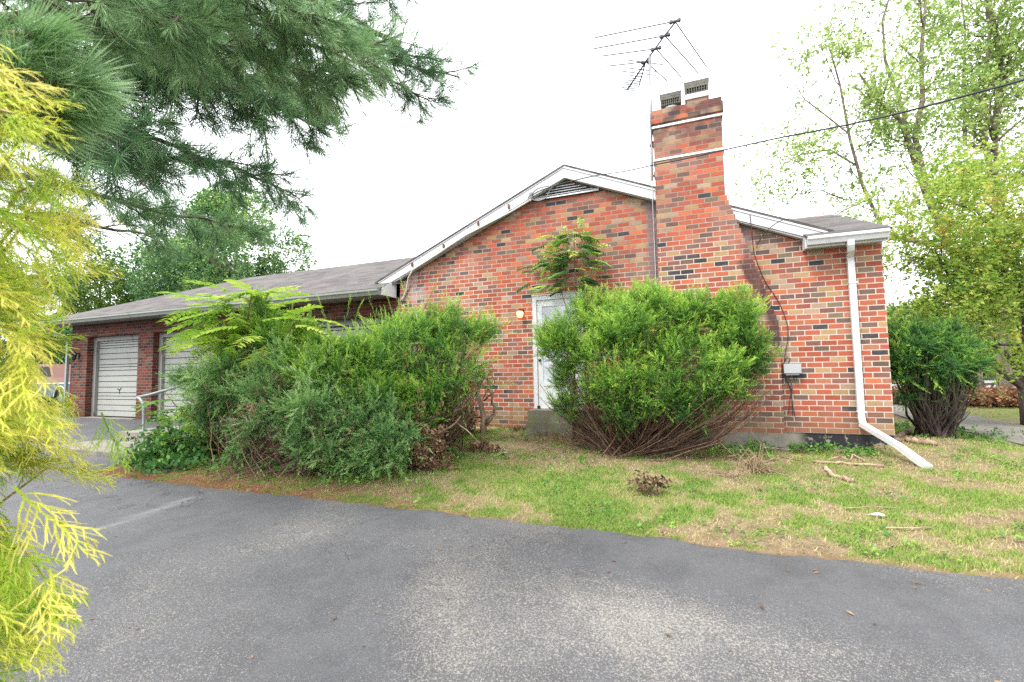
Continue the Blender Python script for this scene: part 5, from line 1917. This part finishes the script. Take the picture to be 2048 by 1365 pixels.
# ------------------------------------------------------------------ tall thin maples behind
def tall_tree(seed, name, label, basepx, Yd, stems_px, fmat, leaf=.26, per=3, jit=.30, thin=1.0, r=.2, group=None, bm='bark', tint=.5, lev=1, sub=5, Lsub=2.2, flat=.3):
    rng = np.random.default_rng(seed)
    b = at(*basepx, Yd)
    b[2] = float(ground(b[0], b[1])) - .1
    root = thing(name, b, label, "tree", group)
    tk, bb, tips = MB(), MB(), []
    for si, (pl, dy, r0) in enumerate(stems_px):
        r0 = r0 * .85
        P = np.array([at(a, c, Yd + dy * (i / max(1, len(pl) - 1))) for i, (a, c) in enumerate(pl)])
        if si == 0:
            P[0] = b
        (tk if si == 0 else bb).tube(P, np.linspace(r0, max(.015, r0 * .28), len(P)), 8, .5, cap=False)
        seg = np.linalg.norm(np.diff(P, axis=0), axis=1)
        for i in range(len(P) - 1):
            if si == 0 and i == 0:
                continue
            for _ in range(max(1, int(round(seg[i] * sub * thin / 2.5)))):
                q = P[i] + (P[i + 1] - P[i]) * rng.random()
                d = unit(P[i + 1] - P[i]) * .6 + rng.normal(size=3) * [.7, .7, .35]
                branchy(rng, bb, q, d, Lsub * rng.uniform(.5, 1.2), r0 * .16 + .008, lev, tips, .35, .15, (3, 5), .55, 4, .7)
        tips.append((P[-1], P[-1] - P[-2]))
    tk.build("trunk", M[bm], root, True)
    bb.build("branches", M[bm], root)
    lb = MB()
    leaf_tips(rng, lb, tips, S_LEAF, leaf, per, jit, tint, .14, flat, .2)
    lb.build("crown", fmat, root)
    return root


tall_tree(81, "maple_tree", "tall sparse maple with several leaning stems above the wing roof", (1945, 812), 9.5,
          [([(1945, 812), (1946, 720), (1935, 600), (1910, 500), (1870, 430)], 0, .30),
           ([(1870, 430), (1838, 350), (1822, 300), (1800, 240), (1768, 215), (1720, 150)], -.6, .13), ([(1870, 430), (1845, 345), (1830, 275), (1845, 200), (1842, 110), (1850, 20), (1852, -60)], .4, .13),
           ([(1822, 300), (1805, 220), (1770, 120), (1765, 40), (1790, -40)], .3, .08), ([(1910, 500), (1770, 470), (1725, 370), (1700, 280), (1680, 170), (1660, 100)], -.5, .09),
           ([(1710, 330), (1660, 300), (1600, 310), (1565, 330)], -.3, .04), ([(1700, 270), (1650, 230), (1610, 200), (1590, 170)], .3, .035), ([(1690, 400), (1640, 380), (1600, 390)], .3, .03), ([(1735, 400), (1690, 420), (1660, 440)], -.4, .03)],
          F_MAP, .175, 3, .26, .9, tint=.56, Lsub=1.5)
tall_tree(82, "maple_tree", "second sparse maple with pale upright stems behind the dogwood", (2010, 806), 12.5,
          [([(2010, 806), (2008, 700), (2000, 560), (1995, 420), (1990, 260)], 0, .26),
           ([(1990, 260), (2000, 180), (1996, 90), (1980, 10), (1975, -60)], .3, .15), ([(1995, 420), (1960, 230), (1972, 150), (1980, 60), (1965, -40)], -.4, .13), ([(1992, 300), (1930, 290), (1928, 170), (1930, 60), (1920, -30)], .5, .09),
           ([(1990, 260), (2020, 110), (2050, 60), (2080, 0)], .3, .09), ([(2000, 180), (2010, 60), (2040, -20)], -.3, .06), ([(1995, 400), (2050, 330), (2090, 240)], .3, .07)],
          F_MAP, .21, 3, .32, .9, tint=.55, Lsub=1.8)

# far trees and bushes across the street
def far_tree(seed, name, label, px, pyb, Yd, wpx, toppx, fmat, n=900, size=.6, tint=.5, bm='bark', group=None, lo=.25, cat="tree", tv=.12):
    rng = np.random.default_rng(seed)
    b = at(px, pyb, Yd)
    b[2] = float(ground(b[0], b[1]))
    kx = depth(at(px, toppx, Yd)) / FPX
    H = at(px, toppx, Yd)[2] - b[2]
    R = wpx * kx
    root = thing(name, b, label, cat, group)
    tk = MB()
    tk.tube([b - [0, 0, .2], b + [0, 0, H * .35], b + [.1, 0, H * .8]], [max(.05, R * .07), max(.04, R * .05), .03], 8)
    for _ in range(14):
        d = unit(rng.normal(size=3) * [1, 1, .3] + [0, 0, .6])
        q = b + np.array([0, 0, H * rng.uniform(lo, .6)])
        tk.tube([q, q + d * R * .35 + rng.normal(size=3) * .1, q + d * R * .75], [R * .03 + .01, R * .02 + .01, .012], 5, cap=False)
    tk.build("trunk", M[bm], root)
    lb = MB()
    nc = 26
    cc = []
    for i in range(nc):
        z = lo + (1 - lo) * rng.random()
        rr = math.sqrt(max(0, 1 - ((z - (lo + 1) / 2 + .08) / ((1 - lo) / 2 + .08)) ** 2))
        a = rng.uniform(0, 2 * math.pi)
        q = rr * rng.uniform(.35, .80)
        cc.append((b + np.array([R * q * math.cos(a), R * q * math.sin(a), H * (z * .92)]), np.array([R, R, H * .5]) * rng.uniform(.2, .38)))
    P, O, rad = shell(rng, cc, n, .45)
    X, Y, Z = frames(rng, O + rng.normal(size=P.shape) * .7, flat=.35)
    t = tint + rng.normal(size=len(P)) * tv + .35 * (vnoise(P[:, 0] + P[:, 1] * .6, P[:, 2], R * .35, seed) - .5) + .22 * (P[:, 2] - b[2] - H * .6) / H
    lb.inst(S_LEAF[0], S_LEAF[1], P, X, Y, Z, size * rng.uniform(.7, 1.3, len(P)), t, S_LEAF[2])
    lb.build("crown", fmat, root)
    return root


far_tree(90, "round_tree", "dense dark round-headed tree rising behind the garage roof", 465, 800, 22, 160, 395, F_DEC, 17000, .40, .50, tv=.17)
far_tree(91, "leafy_tree", "paler broad tree behind the garage beside the pine boughs", 330, 800, 24, 130, 480, F_DEC, 6500, .48, .52)
far_tree(92, "leafy_tree", "open yellow-green tree beyond the garage end", 190, 800, 18, 120, 500, F_FAR, 4200, .40, .45, bm='bark_dark')
far_tree(93, "bush", "leafy green bush behind the parked pickup", 105, 800, 5.2, 75, 640, F_DEC, 4200, .26, .42, lo=.02, cat="bush")
far_tree(94, "leafy_tree", "tall green tree far behind the pickup", 60, 800, 20, 130, 540, F_DEC, 4200, .45, .45)
far_tree(95, "street_tree", "loose pale tree across the street above the mailbox", 2000, 766, 33, 95, 600, F_FAR, 4200, .5, .6, lo=.15)
far_tree(96, "street_tree", "yellow bushy tree across the street beside the dogwood trunk", 2045, 766, 31, 50, 660, F_DOG, 2600, .42, .6, lo=.05)
far_tree(97, "bush", "dark evergreen bush across the street behind the mailbox", 1962, 766, 35, 26, 738, F_DEC, 900, .35, .3, lo=.05, cat="bush")
far_tree(98, "street_tree", "hazy green tree across the street behind the maple trunk", 1900, 766, 38, 110, 590, F_FAR, 4200, .55, .5, lo=.1)
far_tree(99, "street_tree", "broad tree far off behind the dogwood crown", 2110, 766, 40, 120, 560, F_FAR, 3600, .6, .5, lo=.1)
far_tree(100, "street_tree", "faint tree low behind the dark yew by the walk", 1800, 766, 42, 100, 620, F_FAR, 3000, .55, .45, lo=.1)

# brown hedge row at the front of the lawn
rng = np.random.default_rng(110)
hb_ = at(1990, 815, 8.6)
Hd = thing("brown_hedge", (hb_[0], 8.6, float(ground(hb_[0], 8.6))), "low hedge of withered red-brown leaves in front of the mailbox", "hedge")
n_ = 1700
xs = rng.uniform(at(1780, 800, 8.6)[0], at(2100, 800, 8.6)[0], n_)
P = np.stack([xs, 8.6 + rng.normal(size=n_) * .35, ground(xs, xs * 0 + 8.6) + .05 + rng.random(n_) ** .8 * (.38 + .10 * vnoise(xs, xs * 0, .5, 3))], 1)
X, Y, Z = frames(rng, rng.normal(size=P.shape) + [0, 0, .4], flat=.2)
mb = MB()
mb.inst(S_LEAF1[0], S_LEAF1[1], P, X, Y, Z, .15 * rng.uniform(.7, 1.3, n_), .45 + rng.normal(size=n_) * .2, S_LEAF1[2])
mb.build("foliage", F_HEDGE, Hd)
mb = MB()
for _ in range(200):
    q = P[rng.integers(n_)]
    mb.tube([(q[0] + rng.normal() * .1, 8.6, float(ground(q[0], 8.6)) - .02), q], [.008, .004], 4, cap=False)
mb.build("stems", M['twig'], Hd)

# ------------------------------------------------------------------ pine: boughs reaching over the drive
rng = np.random.default_rng(120)
pb = np.array([-9.4, -5.9, float(ground(-9.4, -5.9))])
PT = thing("pine_tree", pb, "big white pine with long needled boughs hanging over the driveway", "tree")
MB().tube([pb - [0, 0, .2], pb + [0, 0, 2.5], pb + [.1, 0, 6], pb + [.2, .1, 10], pb + [.2, .1, 14]], [.30, .27, .22, .13, .03], 12).build("trunk", M['bark'], PT, True)
bb, ft, fn = MB(), MB(), MB()


def bough(pts, tw, nsec, rad, lng, tint, far, size, per=2, drop=.25, start=.1):
    """pts: (px, py, distance); secondaries spread in the bough's plane; tufts along them"""
    P = np.array([ad(a, b, d) for a, b, d in pts])
    P = np.vstack([[pb[0] + .1, pb[1], max(1.5, P[0][2] - .1)], P])        # grows from the trunk
    start = max(start, 1.0 / (len(P) - 1))
    t = np.linspace(0, len(P) - 1, len(P) * 4)
    i = np.clip(t.astype(int), 0, len(P) - 2)
    Q = P[i] + (P[i + 1] - P[i]) * (t - i)[:, None]
    Q += rng.normal(size=Q.shape) * rad * .25
    bb.tube(Q, np.linspace(rad, rad * .25, len(Q)), 6, .5, cap=False)
    L = len(Q)
    for s_ in range(nsec):
        f = start + (1 - start) * (s_ + rng.random()) / nsec
        kk = min(L - 2, int(f * (L - 1)))
        p = Q[kk]
        d = unit(Q[kk + 1] - Q[kk])
        side = unit(np.cross(d, [0, 0, 1.])) * (1 if s_ % 2 else -1)
        sl_ = lng * (1.05 - .55 * f) * rng.uniform(.6, 1.15)
        dirn = unit(d * .75 + side * .8 + np.array([0, 0, rng.normal() * .18 - drop * .35]))
        pp = [p]
        for _ in range(5):
            dirn = unit(dirn + rng.normal(size=3) * .12 + [0, 0, -drop * .16])
            pp.append(pp[-1] + dirn * sl_ / 5)
        pp = np.array(pp)
        bb.tube(pp, np.linspace(rad * .32, .003, 6), 4, .5, cap=False)
        spots, dirs = [], []
        for j in range(1, 6):
            for _ in range(per):
                a = pp[j - 1] + (pp[j] - pp[j - 1]) * rng.random()
                dd = unit(unit(pp[j] - pp[j - 1]) * .8 + rng.normal(size=3) * .6)
                l2 = tw * rng.uniform(.4, 1.0)
                e = a + dd * l2
                bb.tube([a, e], [.004, .0025], 3, .5, cap=False)
                for g_ in (.45, 1.0):
                    spots.append(a + dd * l2 * g_)
                    dirs.append(dd)
        spots.append(pp[-1])
        dirs.append(dirn)
        S = np.array(spots)
        Dd = np.array(dirs)
        X, Y, Z = frames(rng, Dd + rng.normal(size=Dd.shape) * .15)
        Tm = S_TUFTF if far else S_TUFT
        (ft if far else fn).inst(Tm[0], Tm[1], S, X, Y, Z, size * rng.uniform(.8, 1.2, len(S)), tint + .08 + rng.normal(size=len(S)) * .12, Tm[2])


# high far boughs
for b in [([(-60, 110, 6.0), (150, 130, 5.8), (350, 150, 5.8), (520, 200, 6.0), (640, 255, 6.2)], .20, 24, .04, .95, .36, True, .14, 3),
          ([(-60, 170, 6.0), (120, 215, 5.9), (280, 265, 5.9), (450, 330, 6.1), (585, 388, 6.3)], .20, 24, .04, .85, .38, True, .14, 3),
          ([(380, -120, 6.0), (520, -20, 6.0), (640, 60, 6.2), (760, 115, 6.5), (920, 155, 6.9)], .20, 20, .04, .72, .40, True, .13),
          ([(560, -80, 6.4), (680, 20, 6.5), (760, 70, 6.6), (850, 128, 6.9)], .22, 16, .04, .8, .30, True, .14),
          ([(640, 60, 6.2), (720, 130, 6.3), (800, 170, 6.5), (862, 205, 6.7)], .20, 14, .03, .6, .34, True, .13),
          ([(-60, 330, 6.6), (120, 370, 6.6), (260, 410, 6.6), (400, 440, 6.7), (520, 462, 6.9)], .22, 15, .04, .75, .46, True, .14, 3),
          ([(-60, 420, 7.2), (100, 440, 7.2), (240, 462, 7.2), (330, 470, 7.3)], .22, 9, .04, .6, .48, True, .14),
          ([(-80, 20, 5.2), (120, 50, 5.2), (300, 100, 5.2), (430, 170, 5.4), (520, 215, 5.6)], .22, 20, .04, .95, .36, True, .14, 3),
          ([(-80, -60, 5.5), (150, -20, 5.4), (330, 20, 5.4), (480, 60, 5.6)], .22, 17, .05, 1.0, .36, True, .14),
          ([(60, 200, 5.2), (160, 250, 5.2), (250, 300, 5.3), (330, 330, 5.5)], .22, 13, .03, .8, .38, True, .14, 3),
          ([(500, -160, 7.0), (720, -60, 7.0), (790, -10, 7.2)], .2, 9, .03, .6, .28, True, .13),
          ([(200, -60, 6.0), (380, 40, 6.0), (520, 120, 6.1), (620, 190, 6.3)], .22, 18, .04, .9, .30, True, .15)]:
    bough(*b)
# nearer, paler boughs
for b in [([(-100, -60, 3.4), (160, -50, 3.2), (360, -10, 3.1), (520, 50, 3.1), (640, 95, 3.2), (722, 128, 3.3)], .15, 24, .02, .52, .60, False, .098),
          ([(160, -80, 3.2), (380, -60, 3.0), (520, -10, 2.9), (630, 45, 3.0)], .15, 15, .02, .46, .58, False, .098),
          ([(200, 0, 3.3), (360, 60, 3.2), (480, 110, 3.2), (600, 150, 3.3), (660, 165, 3.4)], .15, 17, .02, .42, .54, False, .098),
          ([(-60, -30, 2.6), (120, -10, 2.6), (260, 20, 2.7), (360, 40, 2.8)], .15, 10, .02, .36, .52, False, .098)]:
    bough(*b)
bb.build("branches", M['bark'], PT)
ft.build("foliage", F_PINE, PT)
# big tufts right beside the camera
for pl, n_ in (([(-120, 90, 1.5), (-30, 108, 1.45), (40, 110, 1.4)], 5), ([(-120, 150, 1.5), (0, 160, 1.4), (90, 164, 1.38), (155, 172, 1.36)], 9), ([(-120, 200, 1.5), (0, 200, 1.42), (70, 212, 1.4), (120, 228, 1.38)], 8), ([(-80, 60, 1.5), (40, 72, 1.45), (62, 70, 1.42)], 5), ([(-60, 250, 1.5), (30, 258, 1.45), (80, 262, 1.42)], 6)):
    P = np.array([ad(*q) for q in pl])
    bm = MB()
    bm.tube(P, np.linspace(.010, .005, len(P)), 6)
    bm.build("near_twig", M['clay'], PT, True)
    t = np.linspace(.2, 1, n_) * (len(P) - 1)
    i = np.clip(t.astype(int), 0, len(P) - 2)
    S = P[i] + (P[i + 1] - P[i]) * (t - i)[:, None]
    Dd = unit(P[-1] - P[0])[None, :] + rng.normal(size=S.shape) * .22
    X, Y, Z = frames(rng, Dd)
    fn.inst(S_NEAR[0], S_NEAR[1], S, X, Y, Z, .105 * rng.uniform(.85, 1.15, len(S)), .66 + rng.normal(size=len(S)) * .06, S_NEAR[2])
fn.build("near_foliage", F_PINE, PT)

# ------------------------------------------------------------------ golden cypress right beside the camera
rng = np.random.default_rng(130)
cb = CAM + np.array([-2.1, .60, 0])
cb[2] = float(ground(cb[0], cb[1]))
CY_ = thing("golden_cypress", cb, "bright yellow thread-leaf cypress crowding the driveway edge", "shrub")
rows = [(130, 45), (180, 75), (230, 95), (280, 88), (320, 125), (345, 175), (400, 195), (450, 210), (500, 212), (540, 200), (580, 170), (620, 150), (660, 105), (690, 70), (720, 42), (760, 35), (790, 50), (815, 150), (840, 130),
        (870, 250), (895, 255), (930, 245), (960, 200), (985, 90), (1010, 20), (1040, 20), (1070, 75), (1100, 120), (1130, 150), (1160, 210), (1185, 238), (1205, 150), (1230, 110), (1260, 170), (1280, 165), (1300, 120)]
ry = np.array([q[0] for q in rows])
rx = np.array([q[1] for q in rows])
lb, sb = MB(), MB()
cnt = 0
for _ in range(820):
    py = rng.uniform(120, 1285)
    lim = np.interp(py, ry, rx)
    px = rng.uniform(-190, lim)
    edge = lim - px
    if (945 < py < 1085 or 255 < py < 300) and px > -40:
        continue
    if 265 < py < 325 and px > 60 and rng.random() < .6:
        continue
    if edge > 45 and vnoise(px, py * 1.5, 75, 31) < .40:
        continue
    dist = 1.02 + .55 * rng.random() + .10 * (edge > 80)
    Ls = rng.uniform(.13, .21)
    tip = ad(px, py, dist)
    # the spray points outward to the right of the shrub and droops
    d = unit(CR * rng.uniform(.7, 1.0) + CF * rng.normal() * .45 + np.array([0, 0, -.22 + rng.normal() * .22]))
    p0 = tip - d * Ls * 1.0
    X, Y, Z = frames(rng, d[None, :], flat=.5)
    T = S_FR[rng.integers(4)]
    tint = .44 + .15 * rng.normal() + (.16 if edge < 60 else 0) - (.12 if 320 < py < 420 else 0)
    lb.inst(T[0], T[1], p0[None, :], X, Y, Z, Ls, tint, T[2])
    if rng.random() < .30:
        c1 = cb + np.array([0, 0, max(.1, p0[2] - cb[2] - .25)])
        sb.tube([c1, (c1 + p0) / 2 + [0, 0, -.04], p0, p0 + d * Ls * .4], [.006, .004, .0028, .0015], 4, .5, cap=False)
sb.tube([cb, cb + [-.15, .1, .9], cb + [-.1, .1, 1.9]], [.045, .035, .01], 8)
lb.build("foliage", F_CYP, CY_)
sb.build("branches", M['clay'], CY_)

# ------------------------------------------------------------------ grass, litter
rng = np.random.default_rng(140)


def blades(n, xr, yr, fn_, h, w, name, fmat, label, cat_="grass", lie=0.0):
    x = rng.uniform(*xr, n)
    y = yr[0] + (yr[1] - yr[0]) * rng.random(n)
    dirt, dry, lit, saw = masks(x, y)
    e = edge_y(x)
    p, tint, hs = fn_(x, y, e, dirt, dry, lit, saw)
    kp = rng.random(n) < p
    x, y, tint, hs = x[kp], y[kp], tint[kp], hs[kp]
    m = len(x)
    P = np.stack([x, y, ground(x, y) - .004], 1)
    a = rng.uniform(0, 2 * np.pi, m)
    H = h * rng.uniform(.5, 1.25, m) * hs
    ln = rng.uniform(.1, .9, m) + lie
    D = np.stack([np.cos(a) * ln, np.sin(a) * ln, np.ones(m) * (1 if not lie else .12)], 1)
    D = unit(D) * H[:, None]
    b = a + rng.uniform(.9, 2.2, m)
    S = np.stack([np.cos(b), np.sin(b), b * 0], 1) * (w * rng.uniform(.7, 1.3, m))[:, None]
    if lie:
        P[:, 2] += rng.random(m) * .02 + .008
    V = np.stack([P - S, P + S, P + D * .6 + S * .6 + [0, 0, .0], P + D + [0, 0, 0] * 1], 1)
    V[:, 3, 2] -= H * .15 * (0 if lie else 1)
    F = np.arange(m * 4).reshape(-1, 4)
    mb = MB()
    mb.add(V.reshape(-1, 3), F, np.repeat(np.clip(tint + rng.normal(size=m) * .10, .01, .99), 4))
    o = mb.build(name, fmat)
    tag(o, label, cat_, kind='stuff')
    return o


def inhouse(x, y):
    return (y > -.02) & (x > -17.8) & (x < 2.67) | ((y > -.65) & (x > -2.78) & (x < -1.4)) | ((x > 4.25) & (x < 5.75) & (y > -.6))


blades(340000, (-6.5, 6.5), (-4.35, 2.6), lambda x, y, e, d, dr_, l, s_: (np.where((y > e - .03 + .05 * vnoise(x, y, .08, 15)) & ~inhouse(x, y), np.clip(1.0 - .88 * d - .95 * s_ - .75 * l, .10, 1) * np.clip(1.0 - .32 * dr_, 0, 1), 0),
                                                                      .27 + .46 * dr_ + .28 * d + .24 * (vnoise(x, y, .5, 12) - .5), 1 - .4 * d),   .058, .0036, "grass", F_GRASS, "short patchy green and straw lawn grass")
blades(60000, (5.0, 16), (-3.5, 14), lambda x, y, e, d, dr_, l, s_: (np.where(~inhouse(x, y), .8 - .5 * d, 0), .32 + .2 * dr_ + .2 * (vnoise(x, y, .8, 12) - .5), 1 + 0 * x), .05, .006, "grass", F_GRASS, "thin pale grass on the street side lawn")
blades(60000, (-9, 4), (-4.6, -2.6), lambda x, y, e, d, dr_, l, s_: (np.clip(l * 1.0, 0, 1) * np.where(y > e, 1, np.exp((y - e) / .05) * .55), .5 + 0 * x, 1 + 0 * x), .07, .0016, "pine_litter", F_LITTER, "rusty fallen pine needles along the asphalt edge", "litter", 1.0)
blades(42000, (-5, 5), (-4.2, 2.0), lambda x, y, e, d, dr_, l, s_: (np.where((y > e + .05) & ~inhouse(x, y), np.clip(.15 + .8 * d, 0, 1), 0), .4 + .3 * dr_, 1 + 0 * x), .06, .0018, "dry_thatch", F_STRAW, "dry straw and clippings lying on the bare soil", "litter", 1.0)

# loose brown leaves on the lawn, a few blown on to the asphalt
rng = np.random.default_rng(150)
n_ = 1500
x, y = rng.uniform(-5, 6, n_), rng.uniform(-4.6, 1.8, n_)
e = edge_y(x)
kp = ((y > e) & ~inhouse(x, y)) | (rng.random(n_) < .12)
x, y = x[kp], y[kp]
x2, y2 = rng.uniform(-6, 2.5, 60), rng.uniform(-6.6, -4.4, 60)
x, y = np.append(x, x2), np.append(y, y2)
P = np.stack([x, y, ground(x, y) + .022], 1)
X, Y, Z = frames(rng, rng.normal(size=P.shape) * [1, 1, .15], flat=.9)
mb = MB()
L1 = np.array([[0, 0, 0], [.22, .45, .05], [0, 1, .02], [-.22, .45, .05]])
mb.inst(L1, np.array([[0, 1, 2, 3]]), P, X, Y, Z, rng.uniform(.02, .05, len(P)), .45 + rng.normal(size=len(P)) * .22)
tag(mb.build("leaf_litter", F_DEAD), "loose small brown leaves scattered over lawn and asphalt", "leaves", kind='stuff')

# small broad-leaved lawn weeds
rng = np.random.default_rng(151)
n_ = 5200
x, y = rng.uniform(-5, 6, n_), rng.uniform(-4.2, 1.5, n_)
kp = (y > edge_y(x) + .05) & ~inhouse(x, y) & (vnoise(x, y, .45, 22) > .5)
x, y = x[kp], y[kp]
P = np.stack([x, y, ground(x, y) + .02 + .02 * rng.random(len(x))], 1)
X, Y, Z = frames(rng, rng.normal(size=P.shape) * [1, 1, .2] + [0, 0, .3], flat=.7)
mb = MB()
mb.inst(S_LEAF1[0], S_LEAF1[1], P, X, Y, Z, rng.uniform(.03, .07, len(P)), .62 + rng.normal(size=len(P)) * .16, S_LEAF1[2])
tag(mb.build("lawn_weeds", F_WEED), "small broad-leaved weeds growing through the lawn", "weeds", kind='stuff')
